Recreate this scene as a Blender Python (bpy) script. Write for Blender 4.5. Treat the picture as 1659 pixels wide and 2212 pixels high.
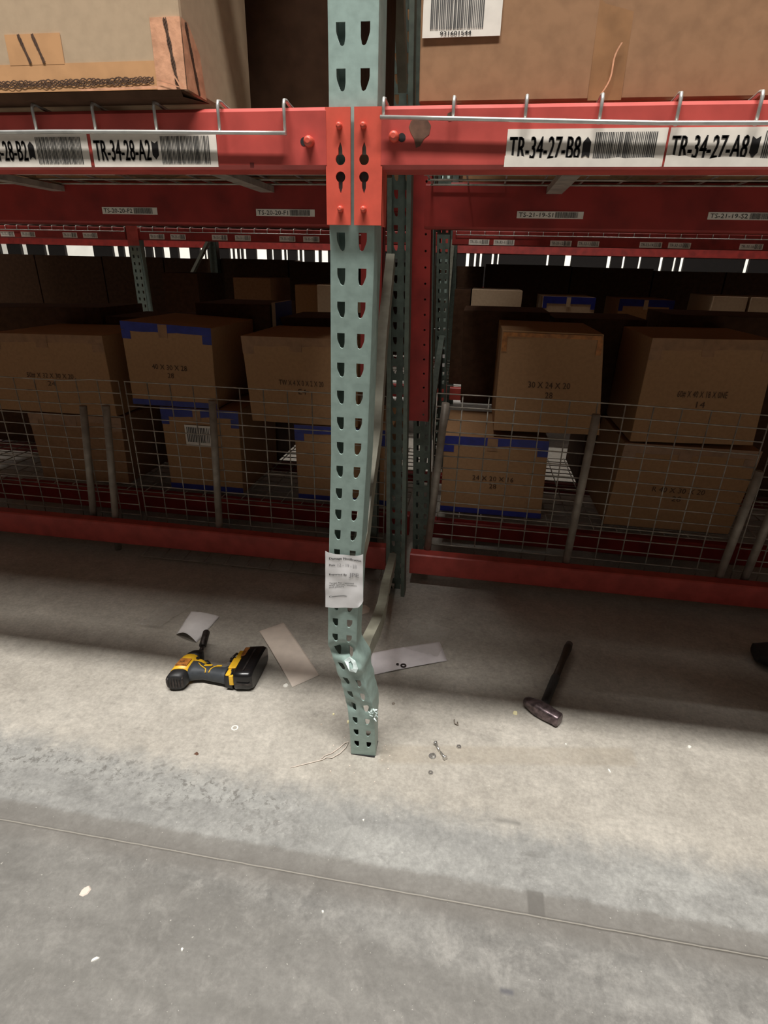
import bpy, bmesh, math, random
from mathutils import Vector, Matrix, noise
from mathutils.geometry import tessellate_polygon
random.seed(7)
SC = bpy.context.scene
for o in list(bpy.data.objects): bpy.data.objects.remove(o)
COL = SC.collection
PI = math.pi

# ------------------------------------------------------------------ camera
cam_d = bpy.data.cameras.new('camera'); cam = bpy.data.objects.new('camera', cam_d); COL.objects.link(cam)
YAW, PIT, ROL, FPX = -.1517, .41551, .02427, 1200.0
cy, sy, cp, sp, cr, sr = math.cos(YAW), math.sin(YAW), math.cos(PIT), math.sin(PIT), math.cos(ROL), math.sin(ROL)
fw = Vector((sy*cp, cy*cp, -sp)); r0 = Vector((cy, -sy, 0)); u0 = r0.cross(fw)
rt = cr*r0 + sr*u0; up = -sr*r0 + cr*u0
M = Matrix((rt, up, -fw)).transposed().to_4x4(); M.translation = Vector((.20169, -.92916, 1.2695))
cam.matrix_world = M
cam_d.sensor_fit = 'VERTICAL'; cam_d.sensor_height = 36; cam_d.sensor_width = 27; cam_d.lens = FPX/2212*36
cam_d.clip_start = .02; cam_d.clip_end = 100
SC.camera = cam

# ------------------------------------------------------------------ light, world, exposure
SC.view_settings.view_transform = 'Standard'; SC.view_settings.look = 'None'
SC.view_settings.exposure = 0.0; SC.view_settings.gamma = 1.0; SC.view_settings.use_curve_mapping = False
w = bpy.data.worlds.new('hall'); SC.world = w; w.use_nodes = True
w.node_tree.nodes['Background'].inputs[0].default_value = (.9, .95, 1, 1)
w.node_tree.nodes['Background'].inputs[1].default_value = 0.006

def area(name, loc, sx, syy, power, col=(1, .93, .84), rot=(0, 0, 0)):
    l = bpy.data.lights.new(name, 'AREA'); l.shape = 'RECTANGLE'; l.size = sx; l.size_y = syy
    l.energy = power; l.color = col
    o = bpy.data.objects.new(name, l); COL.objects.link(o); o.location = loc; o.rotation_euler = rot
    return o
area('aisle_light', (0.0, -2.1, 7.6), 4.6, .5, 1030, (1, .975, .94))
area('back_aisle_light', (-1.6, 2.75, 7.6), 9, .5, 260, (1, .95, .89))
area('far_wall_fill', (0, 13.0, 7.0), 26, 3, 3600, (1, .98, .95))  # added to make the back wall show white through the far gaps

# ------------------------------------------------------------------ helpers
def s2l(c): return tuple(((v/255)/12.92 if v/255 <= .04045 else (((v/255)+.055)/1.055)**2.4) for v in c)

def mat(name, rgb, rough=.6, metal=0, var=.12, scale=30, bump=.0, rgb2=None, spec=.5):
    m = bpy.data.materials.new(name); m.use_nodes = True; nt = m.node_tree; b = nt.nodes['Principled BSDF']
    c = s2l(rgb)
    b.inputs['Roughness'].default_value = rough; b.inputs['Metallic'].default_value = metal
    b.inputs['Specular IOR Level'].default_value = spec
    tc = nt.nodes.new('ShaderNodeNewGeometry'); n = nt.nodes.new('ShaderNodeTexNoise')
    n.inputs['Scale'].default_value = scale; n.inputs['Detail'].default_value = 5
    nt.links.new(tc.outputs['Position'], n.inputs['Vector'])
    r = nt.nodes.new('ShaderNodeValToRGB')
    c2 = s2l(rgb2) if rgb2 else tuple(v*(1-2*var) for v in c)
    hi = tuple(min(1, v*(1+var)) for v in c)
    r.color_ramp.elements[0].position = .32; r.color_ramp.elements[1].position = .62
    r.color_ramp.elements[0].color = (*c2, 1); r.color_ramp.elements[1].color = (*hi, 1)
    nt.links.new(n.outputs['Fac'], r.inputs['Fac']); nt.links.new(r.outputs['Color'], b.inputs['Base Color'])
    if bump:
        bp = nt.nodes.new('ShaderNodeBump'); bp.inputs['Strength'].default_value = bump; bp.inputs['Distance'].default_value = .002
        nt.links.new(n.outputs['Fac'], bp.inputs['Height']); nt.links.new(bp.outputs['Normal'], b.inputs['Normal'])
    return m

MT = dict(
    green=mat('green_paint', (152, 173, 165), .42, 0, .06, 60, .15),
    green_d=mat('darker_green_paint', (88, 98, 88), .5, 0, .12, 40, .1),  # darker green for rear columns and the frames behind
    olive=mat('olive_grey_paint', (142, 140, 124), .45, 0, .1, 25),
    red=mat('red_paint', (186, 76, 68), .42, 0, .10, 18, .1),
    red_b=mat('bright_red_paint', (208, 86, 68), .45, 0, .07, 30, .15),
    red_d=mat('shaded_red_paint', (146, 42, 36), .5, 0, .14, 12, .1),  # darkened red; shade on rear and far beams is in the colour
    zinc=mat('zinc_wire', (205, 205, 200), .35, .6, .08, 40),
    zinc_d=mat('dull_wire', (168, 160, 148), .5, .35, .15, 30),
    post=mat('grey_post', (150, 140, 128), .5, .2, .12, 25),
    card=mat('cardboard', (168, 130, 94), .85, 0, .04, 70, .1, spec=.2),
    wrap=mat('dark_silhouette', (24, 19, 17), .8, 0, .1, 20),  # near black; the shade of the far row is put into the colour
    card_l=mat('pale_cardboard', (186, 162, 134), .85, 0, .03, 60, .1, spec=.2),
    card_b=mat('brown_cardboard', (152, 116, 86), .85, 0, .06, 50, .1, spec=.2),
    card_d=mat('shaded_cardboard', (84, 60, 44), .9, 0, .1, 30, .1, spec=.2),  # darkened cardboard; shade on deep cartons and undersides is in the colour
    tape=mat('tan_tape', (204, 156, 112), .3, 0, .05, 30),
    tape_d=mat('brown_tape', (150, 110, 74), .4, 0, .1, 30),
    tape_p=mat('shiny_pink_tape', (222, 166, 132), .22, 0, .1, 60, .5),
    blue=mat('blue_tape', (34, 42, 128), .45, 0, .12, 20),
    ink=mat('ink', (26, 22, 22), .7, 0, .1, 50),
    ink_b=mat('faded_ink', (82, 58, 42), .8, 0, .1, 50),
    ink_g=mat('barcode_ink', (70, 68, 66), .7, 0, .1, 50),
    label=mat('label_white', (232, 224, 212), .5, 0, .03, 60),
    paper=mat('white_paper', (245, 243, 243), .6, 0, .02, 40),
    pencil=mat('pencil_grey', (170, 168, 170), .7, 0, .05, 40),
    backing=mat('grey_backing_paper', (222, 208, 194), .7, 0, .03, 30),
    pinkish=mat('pale_backing_paper', (232, 226, 228), .6, 0, .03, 30),
    dark=mat('black_rubber', (30, 29, 30), .5, 0, .1, 40, .1),
    dark_t=mat('charcoal_rubber', (58, 62, 66), .6, 0, .1, 60, .1),
    black_s=mat('shiny_black_plastic', (24, 23, 24), .25, 0, .1, 40),
    yellow=mat('yellow_plastic', (236, 184, 44), .4, 0, .06, 60),
    orange=mat('worn_orange_plastic', (176, 112, 52), .45, 0, .2, 60),
    steel=mat('bright_steel', (205, 203, 198), .3, .85, .08, 40),
    steel_d=mat('dark_steel', (74, 68, 66), .42, .7, .25, 60, .4),
    hammer=mat('hammer_steel', (112, 98, 100), .35, .75, .25, 70, .4),
    wood=mat('dark_handle', (58, 42, 30), .6, 0, .2, 20),
    torn=mat('torn_bare_metal', (225, 240, 236), .4, .2, .1, 80),
    chip=mat('cream_chip', (238, 228, 180), .6, 0, .05, 30),
    chipw=mat('white_chip', (238, 236, 226), .6, 0, .05, 30),
    stain=mat('grease', (104, 74, 58), .5, 0, .2, 60),
    soot=mat('dark_grease', (92, 30, 24), .5, 0, .2, 60),
    wall=mat('pale_wall', (205, 203, 196), .9, 0, .05, 2),
    roof=mat('dark_roof', (52, 50, 48), .9, 0, .05, 2),
    fixture=mat('lamp_housing', (120, 120, 118), .6, 0, .05, 5),
)
def emis(name, rgb, s):
    m = bpy.data.materials.new(name); m.use_nodes = True; b = m.node_tree.nodes['Principled BSDF']
    b.inputs['Base Color'].default_value = (.8, .8, .8, 1)
    b.inputs['Emission Color'].default_value = (*s2l(rgb), 1); b.inputs['Emission Strength'].default_value = s
    return m
MT['glow'] = emis('lamp_glow', (255, 246, 226), 2.6)
MT['glow_d'] = emis('dim_lamp_glow', (235, 225, 205), .45)
def film_mat(name, rgb, a):
    m = bpy.data.materials.new(name); m.use_nodes = True; nt = m.node_tree; b = nt.nodes['Principled BSDF']
    b.inputs['Base Color'].default_value = (*s2l(rgb), 1); b.inputs['Roughness'].default_value = .15
    b.inputs['Alpha'].default_value = a
    return m
MT['film'] = film_mat('clear_film', (210, 205, 198), .22)
MT['film_b'] = film_mat('brown_film', (96, 76, 56), .75)

def floor_mat():
    m = bpy.data.materials.new('concrete'); m.use_nodes = True; nt = m.node_tree; N = nt.nodes; L = nt.links
    b = N['Principled BSDF']; b.inputs['Roughness'].default_value = .62; b.inputs['Specular IOR Level'].default_value = .35
    g = N.new('ShaderNodeNewGeometry'); s = N.new('ShaderNodeSeparateXYZ'); L.new(g.outputs['Position'], s.inputs[0])
    def noise_(sc, det=6, rough=.6, vec=None, dist=0):
        n = N.new('ShaderNodeTexNoise'); n.inputs['Scale'].default_value = sc; n.inputs['Detail'].default_value = det
        n.inputs['Roughness'].default_value = rough; n.inputs['Distortion'].default_value = dist
        L.new(vec or g.outputs['Position'], n.inputs['Vector']); return n.outputs['Fac']
    def stretch(sx, syy):
        mp = N.new('ShaderNodeMapping'); mp.inputs['Scale'].default_value = (sx, syy, 1); L.new(g.outputs['Position'], mp.inputs['Vector']); return mp.outputs[0]
    def ramp(v, stops):
        r = N.new('ShaderNodeValToRGB'); e = r.color_ramp.elements
        while len(e) < len(stops): e.new(.5)
        for q, (p_, c_) in zip(e, stops):
            q.position = p_; q.color = (*c_, 1) if isinstance(c_, tuple) else (c_, c_, c_, 1)
        L.new(v, r.inputs['Fac']); return r.outputs['Color']
    def math_(op, a, bb, c=None):
        q = N.new('ShaderNodeMath'); q.operation = op
        for i, v in enumerate((a, bb, c)):
            if v is None: continue
            if isinstance(v, (int, float)): q.inputs[i].default_value = v
            else: L.new(v, q.inputs[i])
        return q.outputs[0]
    def mix(f, a, bb, mode='MIX'):
        q = N.new('ShaderNodeMix'); q.data_type = 'RGBA'; q.blend_type = mode
        for sock, v in ((q.inputs['Factor'], f), (q.inputs[6], a), (q.inputs[7], bb)):
            if isinstance(v, (int, float)): sock.default_value = v
            elif isinstance(v, tuple): sock.default_value = (*v, 1)
            else: L.new(v, sock)
        return q.outputs[2]
    def sstep(v, a, bb):
        q = N.new('ShaderNodeMapRange'); q.interpolation_type = 'SMOOTHSTEP'
        q.inputs['From Min'].default_value = a; q.inputs['From Max'].default_value = bb; L.new(v, q.inputs['Value']); return q.outputs[0]
    X, Y = s.outputs['X'], s.outputs['Y']
    n1 = noise_(2.2, 5, .55); n2 = noise_(14, 8, .7); n3 = noise_(90, 6, .7); n4 = noise_(6, 7, .65, stretch(.35, 1.6), .4)
    warm = ramp(n1, [(.3, s2l((166, 160, 149))), (.7, s2l((190, 184, 173)))])
    cool = ramp(n4, [(.25, s2l((118, 116, 111))), (.5, s2l((134, 132, 127))), (.78, s2l((158, 156, 150)))])
    # dusty strip beside the rack, cleaner drive lane in front of it (ragged border; the dust reaches further out on the right)
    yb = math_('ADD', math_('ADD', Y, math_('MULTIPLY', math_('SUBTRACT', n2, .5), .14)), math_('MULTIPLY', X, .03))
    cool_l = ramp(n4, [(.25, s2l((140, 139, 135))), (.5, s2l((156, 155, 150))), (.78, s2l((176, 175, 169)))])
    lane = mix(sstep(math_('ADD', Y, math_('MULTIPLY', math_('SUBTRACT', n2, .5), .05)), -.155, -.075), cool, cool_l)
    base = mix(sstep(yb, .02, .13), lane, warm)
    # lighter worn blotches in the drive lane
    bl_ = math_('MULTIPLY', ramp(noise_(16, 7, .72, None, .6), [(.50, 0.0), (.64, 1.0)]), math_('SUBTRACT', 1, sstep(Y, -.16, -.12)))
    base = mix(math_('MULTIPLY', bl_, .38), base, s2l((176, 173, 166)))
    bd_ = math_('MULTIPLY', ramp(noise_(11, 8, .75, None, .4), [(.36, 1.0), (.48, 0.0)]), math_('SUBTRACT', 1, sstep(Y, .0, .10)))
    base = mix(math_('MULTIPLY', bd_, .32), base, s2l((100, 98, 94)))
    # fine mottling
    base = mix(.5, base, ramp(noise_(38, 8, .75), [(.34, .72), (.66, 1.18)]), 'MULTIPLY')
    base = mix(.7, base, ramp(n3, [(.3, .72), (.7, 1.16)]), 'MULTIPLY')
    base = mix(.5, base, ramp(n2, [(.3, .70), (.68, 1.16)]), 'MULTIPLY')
    # dark dirty band along the joint; floor darker towards the near left
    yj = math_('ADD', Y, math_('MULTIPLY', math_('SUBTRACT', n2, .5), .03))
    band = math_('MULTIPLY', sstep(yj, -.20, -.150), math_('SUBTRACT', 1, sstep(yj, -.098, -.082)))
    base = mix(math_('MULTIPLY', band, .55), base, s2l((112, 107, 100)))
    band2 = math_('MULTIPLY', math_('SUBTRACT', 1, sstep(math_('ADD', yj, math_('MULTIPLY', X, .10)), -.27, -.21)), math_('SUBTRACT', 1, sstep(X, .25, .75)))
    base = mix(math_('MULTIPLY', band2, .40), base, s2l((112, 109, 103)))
    # pitted dark specks and stains
    v = noise_(46, 9, .75, None, .25); zone = math_('MULTIPLY', math_('MULTIPLY', sstep(Y, -.09, -.05), math_('SUBTRACT', 1, sstep(Y, .06, .11))), math_('SUBTRACT', 1, sstep(X, -.25, .1)))
    sp_ = math_('MULTIPLY', math_('MULTIPLY', ramp(v, [(.535, 0.0), (.585, 1.0)]), zone), ramp(n4, [(.42, 0.0), (.58, 1.0)]))
    base = mix(math_('MULTIPLY', sp_, .6), base, s2l((92, 88, 82)))
    st = math_('MULTIPLY', ramp(noise_(9, 8, .75, stretch(.4, 1), .8), [(.60, 0.0), (.70, 1.0)]), 1.0)
    base = mix(math_('MULTIPLY', st, .38), base, s2l((98, 95, 90)))
    lt = ramp(noise_(150, 2, .5), [(.71, 0.0), (.76, 1.0)])
    base = mix(math_('MULTIPLY', lt, .35), base, s2l((232, 228, 216)))
    def rect(x0, x1, y0, y1, e, amt, col):
        nonlocal base
        f = math_('MULTIPLY', math_('MULTIPLY', sstep(X, x0-e, x0+e), math_('SUBTRACT', 1, sstep(X, x1-e, x1+e))),
                  math_('MULTIPLY', sstep(Y, y0-e, y0+e), math_('SUBTRACT', 1, sstep(Y, y1-e, y1+e))))
        f = math_('MULTIPLY', f, ramp(n2, [(.3, .6), (.6, 1.0)]))
        base = mix(math_('MULTIPLY', f, amt), base, s2l(col))
    rect(.417, .453, -.140, -.087, .003, .75, (98, 95, 90))       # dark rectangular mark touching the joint
    rect(.345, .415, .072, .082, .006, .6, (96, 94, 90))          # scuff
    rect(.352, .378, -.294, -.285, .004, .7, (78, 78, 86))        # dark smear
    Y_ = Y; Y = math_('SUBTRACT', Y, math_('MULTIPLY', X, .17))
    rect(.03, .75, .19, .255, .010, .35, (150, 137, 116))         # faint brown stripe
    Y = Y_
    rect(-.8, -.05, -.42, -.395, .01, .3, (112, 110, 104))
    # saw-cut joint with its pale filler
    jy = math_('ABSOLUTE', math_('ADD', math_('ADD', Y, .1405), math_('MULTIPLY', math_('SUBTRACT', noise_(25, 3), .5), .003)), 0)
    base = mix(math_('MULTIPLY', math_('SUBTRACT', 1, sstep(jy, .0022, .0062)), math_('ADD', .35, math_('MULTIPLY', sstep(X, .2, .8), .4))), base, s2l((82, 78, 72)))
    base = mix(math_('MULTIPLY', math_('SUBTRACT', 1, sstep(jy, .0008, .0018)), .55), base, s2l((174, 168, 156)))
    L.new(base, b.inputs['Base Color'])
    hgt = math_('ADD', math_('MULTIPLY', n3, .25), math_('MULTIPLY', sstep(jy, .0, .003), 1.5))
    hgt = math_('SUBTRACT', hgt, math_('MULTIPLY', sp_, .8))
    bp = N.new('ShaderNodeBump'); bp.inputs['Strength'].default_value = .35; bp.inputs['Distance'].default_value = .002
    L.new(hgt, bp.inputs['Height']); L.new(bp.outputs['Normal'], b.inputs['Normal'])
    return m
MT['floor'] = floor_mat()

def wloc(o):
    v = Vector((0, 0, 0))
    while o: v += o.location; o = o.parent
    return v

class MB:
    """collects geometry in world coordinates; build() links it as one mesh object"""
    def __init__(s): s.v = []; s.f = []; s.m = []; s.sm = []
    def add(s, vs, fs, mi=0, smooth=False):
        k = len(s.v); s.v += [tuple(q) for q in vs]
        for f in fs: s.f.append(tuple(i+k for i in f)); s.m.append(mi); s.sm.append(smooth)
        return s
    def hexa(s, b, t, mi=0):           # four bottom points, four top points
        return s.add(list(b)+list(t), [(3,2,1,0),(4,5,6,7),(0,1,5,4),(1,2,6,5),(2,3,7,6),(3,0,4,7)], mi)
    def box(s, x0, x1, y0, y1, z0, z1, mi=0, fn=None):
        b = [(x0,y0,z0),(x1,y0,z0),(x1,y1,z0),(x0,y1,z0)]; t = [(p[0],p[1],z1) for p in b]
        if fn: b = [fn(*p) for p in b]; t = [fn(*p) for p in t]
        return s.hexa(b, t, mi)
    def tube(s, pts, r, n=8, mi=0, caps=True, rs=None):
        pts = [Vector(p) for p in pts]; rings = []
        t0 = (pts[1]-pts[0]).normalized(); u = t0.orthogonal().normalized()
        for i, p in enumerate(pts):
            if i == 0: t = pts[1]-p
            elif i == len(pts)-1: t = p-pts[i-1]
            else: t = (pts[i+1]-p).normalized() + (p-pts[i-1]).normalized()
            t.normalize(); u = (u-t*u.dot(t)).normalized(); w_ = t.cross(u)
            rr = rs[i] if rs else r
            rings.append([p+(u*math.cos(a)+w_*math.sin(a))*rr for a in (2*PI*j/n for j in range(n))])
        k = len(s.v)
        for rg in rings: s.v += [tuple(q) for q in rg]
        for i in range(len(rings)-1):
            for j in range(n):
                a = k+i*n+j; b_ = k+i*n+(j+1) % n
                s.f.append((a, b_, b_+n, a+n)); s.m.append(mi); s.sm.append(True)
        if caps:
            s.f.append(tuple(k+j for j in reversed(range(n)))); s.m.append(mi); s.sm.append(False)
            q = k+(len(rings)-1)*n; s.f.append(tuple(q+j for j in range(n))); s.m.append(mi); s.sm.append(False)
        return s
    def bar(s, a, b_, w_, h, upv=(0, 0, 1), mi=0):      # rectangular bar from a to b
        a, b_ = Vector(a), Vector(b_); t = (b_-a).normalized(); upv = Vector(upv)
        sd = t.cross(upv).normalized()*(w_/2); u2 = sd.cross(t).normalized()*(h/2)
        q = lambda p: [p-sd-u2, p+sd-u2, p+sd+u2, p-sd+u2]
        return s.hexa(q(a), q(b_), mi)
    def prism(s, poly, holes, o, ax, ay, n, th, mi=0):   # plate with holes: 2-D outlines in plane (o, ax, ay), extruded by th along n
        loops = [[Vector((*p, 0)) for p in poly]]+[[Vector((*p, 0)) for p in h] for h in holes]
        tri = tessellate_polygon(loops); flat = [p for l in loops for p in l]
        o, ax, ay, n = Vector(o), Vector(ax), Vector(ay), Vector(n)
        W = [o+ax*p.x+ay*p.y for p in flat]; k = len(flat)
        s_ = 1 if ax.cross(ay).dot(n) > 0 else -1
        fr = []
        for t in tri:
            a, b_, c = (flat[i] for i in t)
            cc = (b_-a).cross(c-a).z*s_
            t = tuple(t) if cc > 0 else tuple(reversed(t))
            fr.append(tuple(i+k for i in t)); fr.append(tuple(reversed(t)))
        i0 = 0
        for l in loops:
            m_ = len(l)
            for j in range(m_):
                a, b_ = i0+j, i0+(j+1) % m_
                fr.append((a, b_, b_+k, a+k))
            i0 += m_
        return s.add(W+[p+n*th for p in W], fr, mi)
    def build(s, name, mats, parent=None, origin=None, bevel=0, recalc=False, solid=0):
        if not isinstance(mats, (list, tuple)): mats = [mats]
        org = wloc(parent) if parent else None
        if org is None:
            if origin is None:
                xs, ys, zs = zip(*s.v); origin = ((min(xs)+max(xs))/2, (min(ys)+max(ys))/2, min(zs))
            org = Vector(origin)
        me = bpy.data.meshes.new(name); me.from_pydata([tuple(Vector(v)-org) for v in s.v], [], s.f)
        for m_ in mats: me.materials.append(MT[m_] if isinstance(m_, str) else m_)
        for p, mi, sm in zip(me.polygons, s.m, s.sm): p.material_index = mi; p.use_smooth = sm
        if recalc:
            bm = bmesh.new(); bm.from_mesh(me); bmesh.ops.remove_doubles(bm, verts=bm.verts, dist=1e-5)
            bmesh.ops.recalc_face_normals(bm, faces=bm.faces); bm.to_mesh(me); bm.free()
        me.update()
        o = bpy.data.objects.new(name, me); COL.objects.link(o)
        if parent: o.parent = parent
        else: o.location = org
        if solid:
            md = o.modifiers.new('thick', 'SOLIDIFY'); md.thickness = solid; md.offset = -1
            if solid > .001: md = o.modifiers.new('crisp', 'EDGE_SPLIT'); md.split_angle = .7
        if bevel:
            md = o.modifiers.new('bevel', 'BEVEL'); md.width = bevel; md.segments = 2; md.limit_method = 'ANGLE'; md.angle_limit = .7
        return o

def tag(o, label=None, cat=None, group=None, kind=None):
    if label: o['label'] = label
    if cat: o['category'] = cat
    if group: o['group'] = group
    if kind: o['kind'] = kind
    return o
def thing(name, label, cat, loc, group=None):
    o = bpy.data.objects.new(name, None); COL.objects.link(o); o.location = loc; o.empty_display_size = .05
    return tag(o, label, cat, group)

_tc = {}
def text_geo(s):
    """2-D outline mesh of a string at size 1, left aligned on the base line"""
    if s not in _tc:
        cu = bpy.data.curves.new('t', 'FONT'); cu.body = s; cu.size = 1; cu.resolution_u = 2
        ob = bpy.data.objects.new('t', cu); COL.objects.link(ob)
        dg = bpy.context.evaluated_depsgraph_get(); me = bpy.data.meshes.new_from_object(ob.evaluated_get(dg))
        vs = [tuple(v.co[:2]) for v in me.vertices]; fs = [tuple(p.vertices) for p in me.polygons]
        bpy.data.objects.remove(ob); bpy.data.curves.remove(cu); bpy.data.meshes.remove(me)
        _tc[s] = (vs, fs)
    return _tc[s]
def text(mb, s, o, ax, ay, width, height, mi=0, bold=0):
    """put a string in the box width x height, o = lower left, ax/ay = directions"""
    vs, fs = text_geo(s); x0 = min(v[0] for v in vs); x1 = max(v[0] for v in vs); y0 = 0; y1 = max(v[1] for v in vs)
    o, ax, ay = Vector(o), Vector(ax), Vector(ay)
    n = ax.cross(ay)
    for dx in ((0,) if not bold else (-bold, 0, bold)):
        P = [o+ax*((v[0]-x0)/(x1-x0)*width+dx)+ay*((v[1]-y0)/(y1-y0)*height)+n*(abs(dx)*.02) for v in vs]
        mb.add(P, fs, mi)
def barcode(mb, o, ax, ay, width, height, n=32, mi=0, seed=1, fill=.5):
    rr = random.Random(seed); x = 0; o, ax, ay = Vector(o), Vector(ax), Vector(ay); st = width/n
    for i in range(n):
        w_ = st*(fill+rr.uniform(-.22, .22)); a = o+ax*(i*st)
        mb.add([a, a+ax*w_, a+ax*w_+ay*height, a+ay*height], [(0, 1, 2, 3)], mi)

AX, AZ, FR = Vector((1, 0, 0)), Vector((0, 0, 1)), Vector((0, -1, 0))
def lerp(a, b_, t): return a+(b_-a)*t
def interp(x, tab):
    if x <= tab[0][0]: return tab[0][1]
    for (a, va), (b_, vb) in zip(tab, tab[1:]):
        if x <= b_:
            t = (x-a)/(b_-a); t = t*t*(3-2*t) if False else t
            return va+(vb-va)*t
    return tab[-1][1]

# ------------------------------------------------------------------ room shell
def struct(name, mb, m):
    o = mb.build(name, m); o['kind'] = 'structure'; return o
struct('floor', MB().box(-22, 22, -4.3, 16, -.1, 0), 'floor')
struct('ceiling', MB().box(-22, 22, -4.3, 16, 9.2, 9.3), 'roof')
struct('wall_back', MB().box(-22, 22, 16, 16.1, 0, 9.2), 'wall')
struct('wall_front_stand_in', MB().box(-22, 22, -4.4, -4.3, 0, 9.2), 'roof')  # dark and close, stands in for the opposite rack to cut bounce light
struct('wall_left', MB().box(-22.1, -22, -4.3, 16, 0, 9.2), 'wall')
struct('wall_right', MB().box(22, 22.1, -4.3, 16, 0, 9.2), 'wall')

# ------------------------------------------------------------------ perforated columns
PITCH, HZ0, FOOT = .0508, 0.0, -.0356
def hole_poly(s, n):
    """half of the teardrop pair: side s (-1 left, +1 right), 4n points, centre of cell = (s*.018, 0)"""
    xi, xo = s*.0106, s*.0236            # inner and outer edge
    top, bot = .0130, -.0122
    def seg(p, q, bulge=0, k=1):
        return [(lerp(p[0], q[0], i/n), lerp(p[1], q[1], i/n)-bulge*math.sin(PI*i/n)) for i in range(n)]
    A, B, Cc, D = (xi, top), (xo, top), (xo-s*.0052, bot+.0012), (xi+s*.0016, bot+.0008)
    side = []
    for i in range(n):
        t = i/n; z = lerp(top, Cc[1], t); side.append((xo-s*.0052*max(0, (t-.42)/.58)**1.3, z))
    inner = []
    for i in range(n):
        t = i/n; z = lerp(D[1], top, t); inner.append((xi+s*.0016*max(0, 1-t/.3), z))
    return seg(A, B)+side+seg(Cc, D, .0016)+inner
def rect_poly(s, hw, n):
    A, B, Cc, D = (0, PITCH/2), (s*hw, PITCH/2), (s*hw, -PITCH/2), (0, -PITCH/2)
    def seg(p, q): return [(lerp(p[0], q[0], i/n), lerp(p[1], q[1], i/n)) for i in range(n)]
    return seg(A, B)+seg(B, Cc)+seg(Cc, D)+seg(D, A)
def column_mesh(D, k0, k1, n=4, hw=.0322, W=.0355, dep=.062, lip=.014):
    mb = MB()
    z00 = None
    for k in range(k0, k1):
        zc = HZ0+PITCH*k+.0122
        for s in (-1, 1):
            R_, H = rect_poly(s, hw, n), hole_poly(s, n); m_ = 4*n
            rings = [R_, [(lerp(a[0], b_[0], .5), lerp(a[1], b_[1], .5)) for a, b_ in zip(R_, H)], H]
            vs = [D(x, 0, zc+z) for rg in rings for x, z in rg]; fs = []
            for r_ in range(2):
                for j in range(m_):
                    a, b_ = r_*m_+j, r_*m_+(j+1) % m_
                    fs.append((a, b_, b_+m_, a+m_) if s > 0 else (a+m_, b_+m_, b_, a))
            mb.add(vs, fs, 0, True)
            prof = [(hw, 0), (hw+.0028, .0012), (W, .0045), (W, .02), (W, .045), (W, dep), (W-lip, dep)]
            for i in range(n):
                za, zb = zc-PITCH/2+PITCH*i/n, zc-PITCH/2+PITCH*(i+1)/n
                for (xa, da), (xb, db) in zip(prof, prof[1:]):
                    q = [D(s*xa, da, za), D(s*xb, db, za), D(s*xb, db, zb), D(s*xa, da, zb)]
                    mb.add(q, [(0, 1, 2, 3)] if s > 0 else [(3, 2, 1, 0)], 0, True)
    # foot below the lowest cell
    sb_, zb = (FOOT if FOOT is not None else 0), HZ0+PITCH*k0+.0122-PITCH/2
    if zb > sb_:
        for s in (-1, 1):
            prof = [(0, 0), (hw, 0), (hw+.0028, .0012), (W, .0045), (W, .02), (W, .045), (W, dep), (W-lip, dep)]
            for (xa, da), (xb, db) in zip(prof, prof[1:]):
                q = [D(s*xa, da, sb_), D(s*xb, db, sb_), D(s*xb, db, zb), D(s*xa, da, zb)]
                mb.add(q, [(0, 1, 2, 3)] if s > 0 else [(3, 2, 1, 0)], 0, True)
    return mb

# side sway of the column's centre line, twist, and the lean away from the aisle below the beam
CX = [(0, -0.0157), (.11, -0.0160), (.17, -0.0177), (.225, -0.0217), (.28, -0.0332), (.324, -0.0407), (.356, -0.0467), (.389, -0.0532), (.42, -0.0582), (.452, -0.0562), (.53, -0.0512), (.73, -0.0367), (.94, -0.0202), (1.14, -0.0092), (1.29, -0.0012), (1.5, 0.0013), (3, 0.0013)]
TW = [(0, 4), (.12, 2), (.20, -4), (.28, -9), (.35, -8), (.39, -4), (.43, 0), (3, 0)]
SV = PITCH*25.5
def spine(s):
    if s >= SV: return 0, 1.3164+s-SV
    d = SV-s; return .1608*d, 1.3164-.98699*d
def lean_y(z): return max(0, (1.3164-z)*.16292)
def bent(x, d, z):
    c = interp(z, CX); t = math.radians(interp(z, TW))
    yo = lean_y(z)
    if z < .60:
        q = math.exp(-((z-.408-.25*x)/.020)**2); yo += .024*q*math.exp(-((x)/.027)**2)*math.exp(-d/.03)     # creased inwards
        q2 = math.exp(-((z-.366+.25*x)/.012)**2); yo -= .014*q2*math.exp(-((x-.016)/.018)**2)*math.exp(-d/.02)   # lip folded outwards
        q3 = math.exp(-((z-.205)/.016)**2); yo += .009*q3*math.exp(-((abs(x)-.022)/.014)**2)
        amp = .0035*math.exp(-((z-.30)/.12)**2)
        yo += amp*noise.noise(Vector((x*45, z*38, 1.3))); c += amp*.8*noise.noise(Vector((z*42, d*30, 7.7)))
        if x > .033: c += .010*math.exp(-((z-.375)/.028)**2)*min(1, d/.02+.3)
        if x < -.033: c -= .003*math.exp(-((z-.22)/.018)**2)
    return (c+x*math.cos(t)-d*math.sin(t), yo+x*math.sin(t)+d*math.cos(t), z)
def bent_scale(x, d, s):   # length along the steel -> place in the hall
    return bent(x, d, max(0, spine(s)[1]))

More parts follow.
